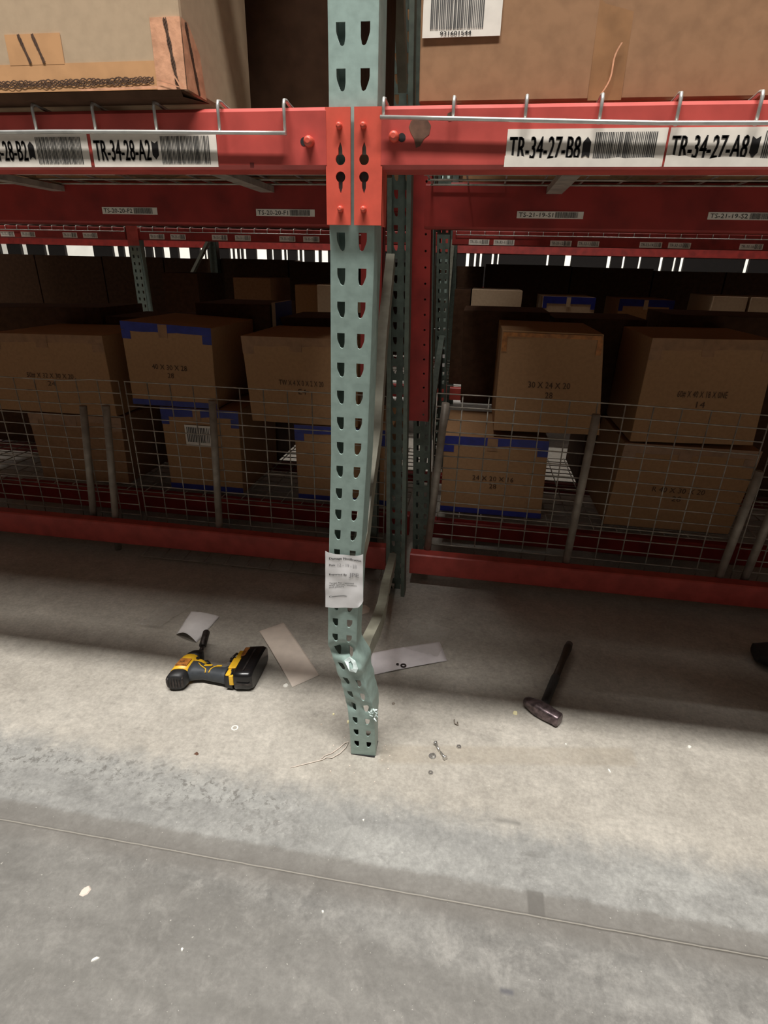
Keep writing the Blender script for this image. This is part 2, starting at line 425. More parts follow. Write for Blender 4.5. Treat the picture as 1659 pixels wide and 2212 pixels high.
def rear_x(z): return -.046-.022*z
frame = thing('rack_upright_frame', 'pale green perforated rack upright, crushed and bent above its foot, in the middle', 'rack upright', (-.0125, .21, 0))
col = column_mesh(bent_scale, 0, 52, 8).build('front_column', 'green', frame, recalc=True, solid=.0026)
col['label'] = 'bent green column full of teardrop slots'
FOOT = 0
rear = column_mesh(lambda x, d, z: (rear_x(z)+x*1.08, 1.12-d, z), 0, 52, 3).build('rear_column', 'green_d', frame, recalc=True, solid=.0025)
# channel braces
def channel(pts, w_, dep, mb=None):
    mb = mb or MB(); pts = [Vector(p) for p in pts]; rows = []
    for i, p in enumerate(pts):
        t = (pts[min(i+1, len(pts)-1)]-pts[max(i-1, 0)]).normalized()
        n = Vector((1, 0, 0)); sd = t.cross(n).normalized()*(w_/2)
        rows.append([p-sd-n*dep, p-sd, p+sd, p+sd-n*dep])
    k = 4
    vs = [q for r_ in rows for q in r_]; fs = []
    for i in range(len(rows)-1):
        for j in range(3): a = i*k+j; fs.append((a, a+1, a+1+k, a+k))
    return mb.add(vs, fs)
DB = [(-.008, .125, .66), (.000, .17, .715), (-.004, .25, .794), (-.013, .4, .885), (-.050, .7, 1.080), (-.086, 1.06, 1.29)]
HB = [(-.004, .19, .350), (-.002, .25, .352), (.004, .35, .340), (.000, .48, .315), (-.016, .65, .280), (-.045, 1.04, .185)]
channel(DB, .045, .028).build('diagonal_brace', 'olive', frame, solid=.002)
channel(HB, .050, .028).build('horizontal_brace', 'olive', frame, solid=.002)['label'] = 'bent grey brace running back from the crushed zone'
channel([(.01, .05, 2.3), (-.06, 1.03, 1.75)], .04, .025).build('diagonal_brace', 'olive', frame, solid=.002)
MB().box(-.050, .0175, .2115, .272, .0002, .0022).build('foot_shadow', 'ink', frame)['label'] = 'dark plate standing in for the shadow under the foot'  # black plate added as the shadow line under the column
# torn edges at the crush
mb = MB(); rr = random.Random(5)
for i in range(26):
    c = Vector((.019+rr.uniform(-.010, .010), .172+rr.uniform(-.008, .006), .205+rr.uniform(-.014, .012)))
    a = Vector((rr.uniform(-1, 1), rr.uniform(-1, .3), rr.uniform(-.6, 1))).normalized()*rr.uniform(.004, .011)
    b_ = a.orthogonal().normalized()*rr.uniform(.0008, .0022); e = a.cross(b_).normalized()*.0006
    mb.hexa([c-b_-e, c+b_-e, c+b_+e, c-b_+e], [c+a-b_*.3-e, c+a+b_*.3-e, c+a+b_*.3+e, c+a-b_*.3+e])
mb.build('torn_metal_shred', 'torn', frame)['label'] = 'bright torn shreds on the right edge of the column'
mb = MB()
P = [bent(x, 0, z) for x, z in ((-.002, .380), (.013, .392), (.028, .386), (.033, .368), (.026, .357), (.011, .361))]
P = [Vector(p)+Vector((0, -.0045-.002*i % .004, 0)) for i, p in enumerate(P)]
Q = [p+Vector((0, -.002, .0)) for p in P]; n_ = len(P)
inn = [(bent(.015, 0, .375)[0]+(p.x-bent(.015, 0, .375)[0])*.38, p.y-.001, .375+(p.z-.375)*.35) for p in Q]
mb.add([tuple(p) for p in P]+[tuple(q) for q in Q]+inn, [(i, (i+1) % n_, (i+1) % n_+n_, i+n_) for i in range(n_)]+[(i+n_, (i+1) % n_+n_, (i+1) % n_+2*n_, i+2*n_) for i in range(n_)])
mb.build('folded_flap', 'torn', frame, recalc=True)['label'] = 'bare bright metal flap folded out at the crease'

# ------------------------------------------------------------------ beams
def beam_tube(x0, x1, yf, z0, z1, dep, step=True):
    """box beam with rounded edges and a step for the deck at the rear top"""
    r = .005; h = z1-z0
    if step: pr = [(yf+r, z0), (yf, z0+r), (yf, z1-r), (yf+r, z1), (yf+dep*.5, z1), (yf+dep*.5, z1-.03), (yf+dep, z1-.03), (yf+dep, z0)]
    else: pr = [(yf+r, z0), (yf, z0+r), (yf, z1-r), (yf+r, z1), (yf+dep, z1), (yf+dep, z0)]
    n = len(pr); mb = MB()
    vs = [(x0, y, z) for y, z in pr]+[(x1, y, z) for y, z in pr]
    mb.add(vs, [(i, (i+1) % n, (i+1) % n+n, i+n) for i in range(n)])
    mb.add([vs[i] for i in range(n)], [tuple(range(n))]); mb.add([vs[i+n] for i in range(n)], [tuple(reversed(range(n)))])
    return mb
def circ(cx_, cy_, r, n=14, a0=0, a1=2*PI): return [(cx_+r*math.cos(a0+(a1-a0)*i/n), cy_+r*math.sin(a0+(a1-a0)*i/n)) for i in range(n)]
def keyhole(cx_, cz, up_):
    r = .0072; w_ = .0032
    pts = []
    a0 = math.asin(w_/r)
    s = 1 if up_ else -1
    for i in range(15):
        a = PI/2+a0+(2*PI-2*a0)*i/14
        pts.append((cx_+r*math.cos(a), cz+s*r*math.sin(a)))
    pts += [(cx_+w_*.9, cz+s*.014), (cx_, cz+s*.022), (cx_-w_*.9, cz+s*.014)]
    return pts
def rivet(c, r, h, parent, name='rivet', m='red_b'):
    c = Vector(c)
    return MB().tube([c+Vector((0, .004, 0)), c+Vector((0, -h*.55, 0)), c+Vector((0, -h*.85, 0)), c+Vector((0, -h, 0))], r, 14, rs=[r, r, r*.85, r*.45]).build(name, m, parent)
BZ0, BZ1, PZ0, PZ1 = 1.3985, 1.4745, 1.3260, 1.4735
def loc_label(parent, x0, x1, z0, z1, y, txt, arrow, seed, tx=(.02, .475), ar=.492, bc=(.562, .945), m='label', tilt=0):
    W_, H_ = x1-x0, z1-z0
    lab = MB().box(x0, x1, y-.0006, y+.0002, z0, z1).build('location_label', m, parent)
    lab['label'] = 'white location label reading ' + txt
    pr = MB(); yy = y-.0011
    text(pr, txt, (x0+W_*tx[0], yy, z0+H_*.20), AX, AZ, W_*(tx[1]-tx[0]), H_*.60, bold=.0006 if W_ > .15 and W_ < .25 and y < .5 else 0)
    if arrow:
        cx_, cz, w_, h = x0+W_*(ar+.022), z0+H_*.5, .0052, H_*.27
        s = 1 if arrow == 'up' else -1
        P = [(cx_-w_, yy, cz-s*h), (cx_, yy, cz-s*h*.72), (cx_+w_, yy, cz-s*h), (cx_+w_, yy, cz+s*h*.55), (cx_, yy, cz+s*h*1.05), (cx_-w_, yy, cz+s*h*.55)]
        pr.add(P, [(0, 1, 2, 3, 4, 5)])
    barcode(pr, (x0+W_*bc[0], yy, z0+H_*.10), AX, AZ, W_*(bc[1]-bc[0]), H_*.80, 34, 1, seed, .58)
    pr.build('printing', ['ink', 'ink_g'], lab)

def front_beam(side, x_end, label, labels):
    s = side
    t = thing('rack_beam', label, 'rack beam', (s*.3, 0, BZ0), 'front shelf beams')
    xa, xb = (x_end, -.036) if s < 0 else (.044, x_end)
    body = beam_tube(xa, xb, -.0095, BZ0, BZ1, .055).build('beam_body', 'red', t)
    # connector: front plate with keyholes + side leg
    x0, x1 = (-.0372, -.0006) if s < 0 else (.0048, .0462)
    kx = -.0155 if s < 0 else .0195
    poly = [(x0, PZ0), (x1, PZ0), (x1, PZ1), (x0, PZ1)]
    pl = MB().prism(poly, [keyhole(kx, 1.4105, True), keyhole(kx, 1.3885, False)], (0, -.0052, 0), AX, AZ, FR, .0038)
    xo = x0 if s < 0 else x1
    MB().box(kx-.011, kx+.011, -.0046, -.0020, 1.3635, 1.4045).build('keyhole_shade', 'steel_d', t)['label'] = 'dark piece behind the keyholes, standing in for shade'  # dark piece added so the keyholes read as shaded
    pl.box(min(xo, xo-s*.003), max(xo, xo-s*.003), -.0085, .035, PZ0, PZ1)
    pl = pl.build('connector_plate', 'red_b', t, bevel=.0008)
    rivet((kx-.001, -.0089, 1.4510), .0044, .0085, pl); rivet((kx, -.0089, 1.3470), .0044, .0085, pl)
    rivet((-.0605 if s < 0 else .0630, -.0095, 1.4320 if s < 0 else 1.4370), .0072, .013, t, 'safety_pin')
    cx_ = -.0690 if s < 0 else .0735
    sl = MB().tube([(cx_, -.0092, 1.4325 if s < 0 else 1.4365), (cx_, -.0099, 1.4325 if s < 0 else 1.4365)], .0055, 12).build('pin_slot', 'ink', t); sl['label'] = 'dark slot beside the safety pin'
    for i, (a, b_, tx, ar) in enumerate(labels): loc_label(t, a, b_, 1.4010, 1.4450, -.0101, tx, ar, 10+i+s)
    return t
bl = front_beam(-1, -4.5, 'red shelf beam left of the green upright, labels TR-34-28', [(-.612, -.411, 'TR-34-28-B2', 'up'), (-.405, -.2025, 'TR-34-28-A2', 'down')])
br = front_beam(1, 4.5, 'red shelf beam right of the green upright, labels TR-34-27', [(.2195, .4270, 'TR-34-27-B8', 'up'), (.4300, .6380, 'TR-34-27-A8', 'down')])
# torn backing strip under the right label, grease marks
mb = MB()
rr = random.Random(3); n = 26
for a, b_ in ((.2185, .425), (.4295, .637)):
    for i in range(n):
        xa, xb = lerp(a, b_, i/n), lerp(a, b_, (i+1)/n)
        h0 = .0105+.002*noise.noise(Vector((i*.6, a, 0)))+(.003 if i < 4 else 0); h1 = .0105+.002*noise.noise(Vector(((i+1)*.6, a, 0)))+(.003 if i < 3 else 0)
        mb.add([(xa, -.0116, 1.4005), (xb, -.0116, 1.4005), (xb, -.0122, 1.4002+h1), (xa, -.0122, 1.4002+h0)], [(0, 1, 2, 3)])
mb.build('torn_label_strip', 'label', br)
def blotch(parent, pts, y, name, m):
    mb = MB(); mb.add([(x, y, z) for x, z in pts], [tuple(range(len(pts)))]); return mb.build(name, m, parent)
blotch(br, [(.086, 1.456), (.096, 1.460), (.108, 1.458), (.114, 1.450), (.112, 1.440), (.105, 1.435), (.100, 1.426), (.094, 1.424), (.091, 1.435), (.086, 1.442), (.083, 1.449)], -.0099, 'grease_mark', 'stain')
blotch(br, [(.136, 1.464), (.141, 1.466), (.145, 1.462), (.143, 1.456), (.138, 1.455), (.135, 1.459)], -.0099, 'grease_mark', 'stain')
blotch(bl, [(-.153, 1.400), (-.147, 1.400), (-.147, 1.4065), (-.153, 1.4065)], -.0099, 'chipped_spot', 'soot')

# upper shelf of the same bay, unseen; cartons added to shade and shape light
def plain_beam(label, x0, x1, y, z0, z1, dep, m='red', group=None, labels=(), name='rack_beam', step=True):
    t = thing(name, label, 'rack beam', ((x0+x1)/2, y, z0), group)
    beam_tube(x0, x1, y, z0, z1, dep, step).build('beam_body', m, t)
    for i, (a, b_, za, zb, tx) in enumerate(labels):
        loc_label(t, a, b_, za, zb, y-.0006, tx, None, 40+i, tx=(.03, .55), bc=(.58, .92))
    return t
plain_beam('red beam of the next shelf up, left of the green upright', -4.5, -.05, -.008, 1.90, 1.99, .05)
plain_beam('red beam of the next shelf up, right of the green upright', .05, 4.5, -.008, 1.90, 1.99, .05)
for x0, x1, ye, nm in ((-4.5, -.45, 1.13, 'unseen light-blocking carton added on the next shelf up, left bay'), (-.43, -.145, 1.33, 'narrow unseen light-blocking carton added on the next shelf up, left of the upright'), (.1, .80, 1.33, 'unseen light-blocking carton added on the next shelf up, right of the upright'), (.82, 4.5, 1.30, 'unseen light-blocking carton added on the next shelf up, right bay')):
    tag(MB().box(x0, x1, -.02, ye, 1.995, 2.7).build('cardboard_box', 'card', bevel=.004), nm, 'cardboard box')

# rear beams of this bay (behind, under the boxes)
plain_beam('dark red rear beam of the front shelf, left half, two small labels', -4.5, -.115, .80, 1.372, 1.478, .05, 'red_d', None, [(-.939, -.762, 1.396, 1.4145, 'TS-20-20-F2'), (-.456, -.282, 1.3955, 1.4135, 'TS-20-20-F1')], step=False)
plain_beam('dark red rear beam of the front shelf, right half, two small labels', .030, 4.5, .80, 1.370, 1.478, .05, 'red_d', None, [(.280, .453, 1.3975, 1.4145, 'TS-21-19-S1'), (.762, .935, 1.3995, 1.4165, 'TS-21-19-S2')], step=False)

# ------------------------------------------------------------------ wire decks on the shelf
def wire_deck(label, xs, x0, x1, zf, sag=0, hide=()):
    t = thing('wire_deck', label, 'wire deck', ((x0+x1)/2, 0, 1.48), 'wire decks on the front shelf')
    r = .0024; zt = 1.4790
    mb = MB()
    for x in xs:
        zl = zf(x)
        mb.tube([(x, .84, zt), (x, .03, zt), (x, .006, zt+.0015), (x, -.006, zt+.0035), (x, -.0155, zt+.002), (x, -.0180, zt-.004), (x, -.0165, zl-.002)], r, 8)
    mb.build('hook_wire', 'zinc', t)
    pts = [(x0+(x1-x0)*i/16, -.0205, zf(x0+(x1-x0)*i/16)) for i in range(17)]
    MB().tube(pts, .0027, 8).build('front_wire', 'zinc', t)
    mb = MB()
    for j in range(9): y = .07+j*.09; mb.tube([(x0, y, zt-.005), (x1, y, zt-.005)], r, 6)
    mb.build('cross_wire', 'zinc_d', t)
    for k in range(3):
        x = lerp(x0, x1, (k+.5)/3); MB().box(x-.02, x+.02, .05, .80, zt-.024, zt-.009).build('support_channel', 'zinc_d', t)
    return t
wire_deck('wire deck right of the green upright, lip wire above the labels', [.0480+.0962*i for i in range(21)], .0440, 2.0, lambda x: 1.4585-.0115*min(1, max(0, (x-.05)/.40)))
wire_deck('wire deck left of the green upright, bent down under the large box', [-.0945-.0985*i for i in range(20)], -2.05, -.0925, lambda x: 1.4410+.012*min(1, abs(x+.09)*3)*.4)

# ------------------------------------------------------------------ cardboard boxes
def carton(label, front, y, dep, m='card', zfront=None, group=None, flap=True, yaw=0, bulge=.004):
    """front = 4 (x,z) corners: top-left, top-right, bottom-right, bottom-left; goes back from y by dep"""
    tl, tr, brr, bll = front
    cx_ = (bll[0]+brr[0])/2; z0 = min(bll[1], brr[1])
    t = thing('cardboard_box', label, 'cardboard box', (cx_, y+dep/2, z0), group)
    c_, s_ = math.cos(yaw), math.sin(yaw)
    def T(x, yy, z): dx, dy = x-cx_, yy-(y+dep/2); return (cx_+dx*c_-dy*s_, y+dep/2+dx*s_+dy*c_, z)
    mb = MB(); n = 6
    def P(u, v, yy):   # bilinear on the front quad
        a = (lerp(bll[0], brr[0], u), lerp(bll[1], brr[1], u)); b_ = (lerp(tl[0], tr[0], u), lerp(tl[1], tr[1], u))
        return lerp(a[0], b_[0], v), lerp(a[1], b_[1], v)
    vs = []
    for yy, sgn in ((y, -1), (y+dep, 1)):
        for i in range(n+1):
            for j in range(n+1):
                u, v = i/n, j/n; x, z = P(u, v, yy)
                b_ = bulge*math.sin(PI*u)*math.sin(PI*v)*sgn
                vs.append(T(x, yy+b_, z))
    k = (n+1)**2; fs = []
    for i in range(n):
        for j in range(n):
            a = i*(n+1)+j; fs.append((a, a+n+1, a+n+2, a+1)); fs.append((a+k+1, a+k+n+2, a+k+n+1, a+k))
    for i in range(n):
        a = i*(n+1); b_ = (i+1)*(n+1); fs.append((a+k, b_+k, b_, a)); fs.append((a+n, b_+n, b_+n+k, a+n+k))
        a = i; fs.append((a, a+1, a+1+k, a+k)); a = n*(n+1)+i; fs.append((a+k, a+k+1, a+1, a))
    mb.add(vs, fs).build('carton', m, t, bevel=.003)
    def patch(u0, u1, v0, v1, name, mm, off=.0012, wrap=0, jag=0):
        q = MB(); nn = 8; rr = random.Random(int(u0*991+v0*77)); vs = []
        for i in range(nn+1):
            u = lerp(u0, u1, i/nn); ja = rr.uniform(-jag, jag)
            for v in (v0+ja, v1):
                v_ = min(v, 1.0); x, z = P(u, v_, 0); b_ = bulge*math.sin(PI*min(max(u, 0), 1))*math.sin(PI*v_)
                vs.append(T(x, y-b_-off, z))
        for i in range(nn): a = 2*i; q.add([vs[a], vs[a+2], vs[a+3], vs[a+1]], [(0, 1, 2, 3)])
        return q.build(name, mm, t, solid=.0006)
    t_patch = patch
    def printed(s, u0, u1, v0, v1, mm='ink_b', off=.0014):
        q = MB(); x0, z0_ = P(u0, v0, 0); x1, z1 = P(u1, v0, 0); xt, zt = P(u0, v1, 0)
        ax = Vector((x1-x0, 0, z1-z0_)); ay = Vector((xt-x0, 0, zt-z0_))
        w_ = ax.length; h = ay.length
        b_ = bulge*max(math.sin(PI*u0)*math.sin(PI*v0), math.sin(PI*(u0+u1)/2)*math.sin(PI*v0))
        text(q, s, T(x0, y-b_-off-.001, z0_), ax.normalized(), ay.normalized(), w_, h)
        return q.build('printed_text', mm, t)
    return t, patch, printed, P

# big boxes on the front shelf
t, patch, printed, P = carton('large tan box at upper left, patterned tape on its bottom corner', [(-.231, 1.95), (-.231, 1.95), (-.231, 1.4915), (-1.10, 1.4915)], -.030, .60, 'card_l')
bpy.data.objects.remove([c for c in t.children][0])
t.location = (-.68, .27, 1.4915)
mb = MB().box(-1.10, -.231, -.030, .22, 1.4915, 1.85); mb.build('carton', 'card_l', t, bevel=.005)
# bottom flap hanging over the beam edge
mb = MB(); mb.add([(-1.10, -.0315, 1.4915), (-.240, -.0315, 1.4915), (-.212, .000, 1.4815), (-1.10, .000, 1.4815), (-1.10, -.026, 1.4845), (-.240, -.026, 1.4845)], [(0, 1, 5, 4), (4, 5, 2, 3), (0, 3, 2, 1)]); mb.build('bottom_flap', 'card_d', t)
def chain(mb, p, q, amp, mi, turns, w_=.0014, y=-.0332, nrm='y', strands=3):
    """braided line printed on tape: several wavy ribbons"""
    p, q = Vector(p), Vector(q); d = q-p; L_ = d.length; d.normalize()
    nv = Vector((0, -1, 0)) if nrm == 'y' else Vector((1, 0, 0)); sd = d.cross(nv).normalized(); n = int(turns*10)
    for k in range(strands):
        ph = 2*PI*k/strands; last = None
        for i in range(n+1):
            a = 2*PI*turns*i/n+ph; c = p+d*(L_*i/n)+sd*(amp*math.sin(a)*(.75+.25*math.sin(i*.37)))+nv*(.0004+.0002*math.cos(a))
            tdir = (d*(L_/n)+sd*(amp*2*PI*turns/n*math.cos(a))).normalized(); w2 = tdir.cross(nv)*w_
            if last: mb.add([last[0], last[1], c+w2, c-w2], [(0, 1, 2, 3)], mi)
            last = (c-w2, c+w2)
YB = -.0306
mb = MB().box(-1.1, -.275, YB-.0004, YB+.0001, 1.4925, 1.5255)
chain(mb, (-1.08, YB-.001, 1.4985), (-.279, YB-.001, 1.5030), .0050, 1, 24, .0007)
chain(mb, (-1.08, YB-.0011, 1.4995), (-.279, YB-.0011, 1.5040), .0036, 1, 37, .0006)
mb.build('patterned_tape', ['tape', 'ink_b'], t)['label'] = 'tan tape along the bottom edge, dark braided pattern'
mb = MB().box(-.2750, -.2310, YB-.0010, YB+.0001, 1.4920, 1.5725)
chain(mb, (-.253, YB-.0014, 1.5715), (-.243, YB-.0014, 1.4930), .0024, 1, 6, .0009)
mb.build('corner_tape', ['tape_p', 'ink_b'], t)['label'] = 'shiny pinkish tape folded round the box corner'
mb = MB(); mb.add([(-.2302, -.030, 1.4925), (-.2302, .030, 1.4925), (-.2302, .020, 1.545), (-.2302, -.010, 1.5725), (-.2302, -.030, 1.5725)], [(0, 1, 2, 3, 4)])
chain(mb, (-.2298, -.018, 1.570), (-.2298, .006, 1.493), .0030, 1, 5, .0014, nrm='x')
mb.build('corner_tape', ['tape_p', 'ink_b'], t)
mb = MB(); mb.add([(-.2735, YB-.0028, 1.5020), (-.268, YB-.003, 1.5025), (-.2325, YB-.003, 1.4925), (-.2345, YB-.003, 1.4920)], [(0, 1, 2, 3)]); mb.add([(-.248, YB-.003, 1.508), (-.246, YB-.0032, 1.508), (-.235, YB-.003, 1.4925), (-.239, YB-.003, 1.4925)], [(0, 1, 2, 3)])
mb.add([(-.39, YB-.002, 1.4922), (-.275, YB-.002, 1.4935), (-.275, YB-.002, 1.4965), (-.40, YB-.002, 1.4945)], [(0, 1, 2, 3)]); mb.build('tape_crease', 'tape_p', t)
mb = MB().box(-.500, -.413, YB-.0006, YB+.0001, 1.5245, 1.5600)
chain(mb, (-.478, YB-.001, 1.5595), (-.466, YB-.001, 1.5265), .0016, 1, 2, .0011); chain(mb, (-.456, YB-.001, 1.5595), (-.444, YB-.001, 1.5265), .0016, 1, 2, .0011)
mb.build('tape_patch', ['tape', 'ink_b'], t)

t, patch, printed, P = carton('large brown box at upper right with barcode label, taped seam down its front', [(.0830, 1.85), (.94, 1.85), (.94, 1.4845), (.0910, 1.4845)], .030, .58, 'card_b', bulge=.002)
mb = MB().box(.0925, .1980, .0268, .0275, 1.558, 1.66, 0)
text(mb, '931601544', (.117, .0262, 1.5600), AX, AZ, .042, .0044, 1, .0003)
barcode(mb, (.103, .0262, 1.5670), AX, AZ, .072, .085, 30, 1, 77, .62)
mb.build('barcode_label', ['label', 'ink_g'], t)['label'] = 'white barcode label numbered 931601544'
patch(.274, .326, .0, 1.0, 'seam_tape', 'tape_d')
mb = MB(); pts = [(.341+.003*math.sin(i*.5)+.0014*i, .0245, 1.492+.0045*i) for i in range(13)]
for a, b_ in zip(pts, pts[1:]): mb.add([(a[0]-.001, a[1], a[2]), (a[0]+.001, a[1], a[2]), (b_[0]+.001, b_[1], b_[2]), (b_[0]-.001, b_[1], b_[2])], [(0, 1, 2, 3)])
mb.build('tear_thread', 'tape_p', t)
t, *_ = carton('brown box at upper right edge, beside the box with the barcode label', [(.96, 1.85), (1.8, 1.85), (1.8, 1.4845), (.96, 1.4845)], .04, .5, 'card_b')
t, *_ = carton('dark box added deep in the shelf to fill the shaded gap left of the upright', [(-.62, 1.85), (-.055, 1.85), (-.055, 1.4845), (-.62, 1.4845)], .30, .45, 'card_d')  # dark box added to stand for the shade inside the gap

for x0, x1, nm in ((-4.4, -1.12, 'long unseen carton added to block light, left end of the front shelf'), (1.82, 4.4, 'long unseen carton added to block light, right end of the front shelf')):
    tag(MB().box(x0, x1, 0, .78, 1.4845, 1.85).build('cardboard_box', 'card', bevel=.004), nm, 'cardboard box')  # unseen cartons added to stop lamp light leaking past the sides
# plastic film drooping under the shelf
def film(label, x0, x1, y0, y1, z, sag, m, name='plastic_film'):
    mb = MB(); n = 12; vs = []
    for i in range(n+1):
        for j in range(7):
            u, v = i/n, j/6; vs.append((lerp(x0, x1, u), lerp(y0, y1, v), z-sag*math.sin(PI*u)*(1-.6*v)+.004*noise.noise(Vector((u*6, v*6, z)))))
    mb.add(vs, [(i*7+j, (i+1)*7+j, (i+1)*7+j+1, i*7+j+1) for i in range(n) for j in range(6)], 0, True)
    return tag(mb.build(name, m), label, 'plastic film')
film('brownish plastic film drooping under the left red beam', -.50, -.37, .06, .22, 1.420, .014, 'film_b')
film('brownish plastic film drooping under the right red beam, at the right edge', .40, .56, .06, .24, 1.420, .016, 'film_b')

# ------------------------------------------------------------------ damage notice
t = thing('damage_notice', 'white damage notification sheet stuck on the green upright', 'notice', (-.04, .10, .55))
mb = MB(); nu, nv = 14, 16; vs = []
TLc, TRc, BRc, BLc = Vector((-.0785, 0, .7130)), Vector((.0035, 0, .7140)), Vector((.0000, 0, .5640)), Vector((-.0885, 0, .5530))
def pap(u, v):
    a = TLc.lerp(TRc, u); b_ = BLc.lerp(BRc, u); p = b_.lerp(a, v)
    if v > .9: p.z -= .010*math.sin(PI*min(1, max(0, (u-.02)/.96)))**.5*(v-.9)/.1
    if v < .12: p.z -= .006*math.sin(PI*u)*(1-v/.12)
    if v < .1 and u > .85: p.x -= .010*(1-v/.1)*(u-.85)/.15
    p.y = lean_y(p.z)-.0055-.004*math.cos(2*PI*u)*.5-.0025*noise.noise(Vector((u*3, v*4, 0)))-.004*max(0, abs(u-.5)-.38)*4
    return p
for i in range(nu+1):
    for j in range(nv+1): vs.append(pap(i/nu, j/nv))
mb.add(vs, [(i*(nv+1)+j, (i+1)*(nv+1)+j, (i+1)*(nv+1)+j+1, i*(nv+1)+j+1) for i in range(nu) for j in range(nv)], 0, True)
mb.build('sheet', 'paper', t)
mb = MB()
def pt(s, u0, u1, v, h, mi, bold=0, dx=0):
    vs0, fs0 = text_geo(s); x0 = min(a[0] for a in vs0); x1 = max(a[0] for a in vs0); y1 = max(a[1] for a in vs0)
    for b_ in ((0,) if not bold else (-bold, bold)):
        vv = []
        for a in vs0:
            u = lerp(u0, u1, (a[0]-x0)/(x1-x0))+b_; p = pap(u, v+a[1]/y1*h); p.y -= .0006; vv.append(p)
        mb.add(vv, fs0, mi)
pt('Damage Notification', .10, .95, .855, .035, 0, .003)
pt('Date', .10, .25, .745, .030, 0, .002); pt('12 - 19 - 23', .32, .82, .735, .05, 1)
pt('Reported By', .10, .56, .580, .030, 0, .002); pt('JPE', .62, .88, .565, .07, 1, .003)
pt('Target Rev reported', .10, .74, .425, .026, 0); pt('with specific location', .10, .82, .390, .026, 0); pt('and picture', .10, .48, .355, .026, 0)
pt('Comments:', .10, .56, .180, .030, 0, .002)
mb.build('printed_text', ['ink_g', 'pencil'], t)

# ------------------------------------------------------------------ second frame: red-sleeved post and its neighbours
def lean_post(name, label, xb, lean, y, z0, z1, w_, dep, m, holes=True, cat='rack upright'):
    t = thing(name, label, cat, (xb, y, 0))
    return t
def channel_post(parent, name, xf, y, z0, z1, w_, dep, m, hole=None, rows=1, hx=0.0, face='front'):
    """C-shaped post: perforated web plus two flanges"""
    mb = MB(); N_ = max(1, int((z1-z0)/PITCH))
    for s in (-1, 1):
        for a in range(12):
            za, zb = lerp(z0, z1, a/12), lerp(z0, z1, (a+1)/12)
            mb.add([(xf(za)+s*w_/2, y, za), (xf(za)+s*w_/2, y+dep, za), (xf(zb)+s*w_/2, y+dep, zb), (xf(zb)+s*w_/2, y, zb)], [(0, 1, 2, 3)])
            mb.add([(xf(za)+s*w_/2, y+dep, za), (xf(za)+s*(w_/2-.014), y+dep, za), (xf(zb)+s*(w_/2-.014), y+dep, zb), (xf(zb)+s*w_/2, y+dep, zb)], [(0, 1, 2, 3)])
    for k in range(N_):
        za = z0+(z1-z0)*k/N_; zb = z0+(z1-z0)*(k+1)/N_; zc = (za+zb)/2
        loops = [[(-w_/2, za), (w_/2, za), (w_/2, zb), (-w_/2, zb)]]
        hs = [[(h-.006, zc-.011), (h+.006, zc-.011), (h+.007, zc+.011), (h-.007, zc+.011)] for h in ((-w_*.24, w_*.24) if rows == 2 else (hx,))] if hole else []
        if hole and rows == 1: hs = [circ(hx, zc, hole, 8), circ(hx, zc+(zb-za)/2*.98, hole*.55, 6)][:1]
        L3 = [[Vector((*p, 0)) for p in l] for l in loops+hs]; flat = [p for l in L3 for p in l]
        tri = tessellate_polygon(L3)
        mb.add([(xf(p.y)+p.x, y, p.y) for p in flat], [tuple(q) for q in tri])
    return mb.build(name, m, parent, solid=.002)
f2 = thing('rack_upright_frame', 'dark rack upright with a red upper section, just right of the green upright', 'rack upright', (-.01, 1.30, 0))
channel_post(f2, 'red_column_section', lambda z: .028-.0375*z, 1.22, .715, 1.72, .080, .05, 'red_d', .0040, 1, .020)['label'] = 'red punched column section'
channel_post(f2, 'front_column', lambda z: .040-.0375*z, 1.275, 0, 2.25, .070, .06, 'green_d', .007, 2)
channel_post(f2, 'rear_column', lambda z: .030-.0375*z, 2.47, 0, 2.2, .070, .06, 'green_d', .007, 2)
MB().bar((.01, 1.34, .4), (0, 2.46, .9), .03, .03).build('diagonal_brace', 'green_d', f2)
f3 = thing('rack_upright_frame', 'narrow red post seen directly behind the green upright', 'rack upright', (-.20, 1.22, 0))
channel_post(f3, 'red_column_section', lambda z: -.192, 1.22, .88, 1.72, .078, .05, 'red_d', .004, 1, 0)
channel_post(f3, 'lower_column', lambda z: -.192, 1.262, 0, .88, .060, .04, 'green_d')

# floor-level beams behind the damaged bay, and the beams under the stacked cartons
plain_beam('long red floor-level beam left of the green upright', -3.3, -.105, 1.15, .065, .172, .05, 'red', 'floor-level beams', step=False)
plain_beam('long red floor-level beam right of the green upright', .000, 3.0, 1.15, .062, .158, .05, 'red', 'floor-level beams', step=False)
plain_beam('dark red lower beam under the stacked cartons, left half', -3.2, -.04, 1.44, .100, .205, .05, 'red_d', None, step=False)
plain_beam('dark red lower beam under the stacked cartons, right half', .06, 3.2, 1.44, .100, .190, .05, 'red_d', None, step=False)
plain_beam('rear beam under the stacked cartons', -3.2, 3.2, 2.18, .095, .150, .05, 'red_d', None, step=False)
def deck2(label, x0, x1, z, y0, y1, grp, dx=.10, dy=.065):
    t = thing('wire_deck', label, 'wire deck', ((x0+x1)/2, (y0+y1)/2, z), grp)
    mb = MB(); n = int((x1-x0)/dx)
    for i in range(n+1): x = lerp(x0, x1, i/n); mb.tube([(x, y0, z), (x, y1, z)], .003, 5)
    mb.build('lengthwise_wire', 'zinc_d', t); mb = MB(); m_ = int((y1-y0)/dy)
    for j in range(m_+1): y = lerp(y0, y1, j/m_); mb.tube([(x0, y, z-.006), (x1, y, z-.006)], .003, 5)
    mb.build('cross_wire', 'zinc_d', t)
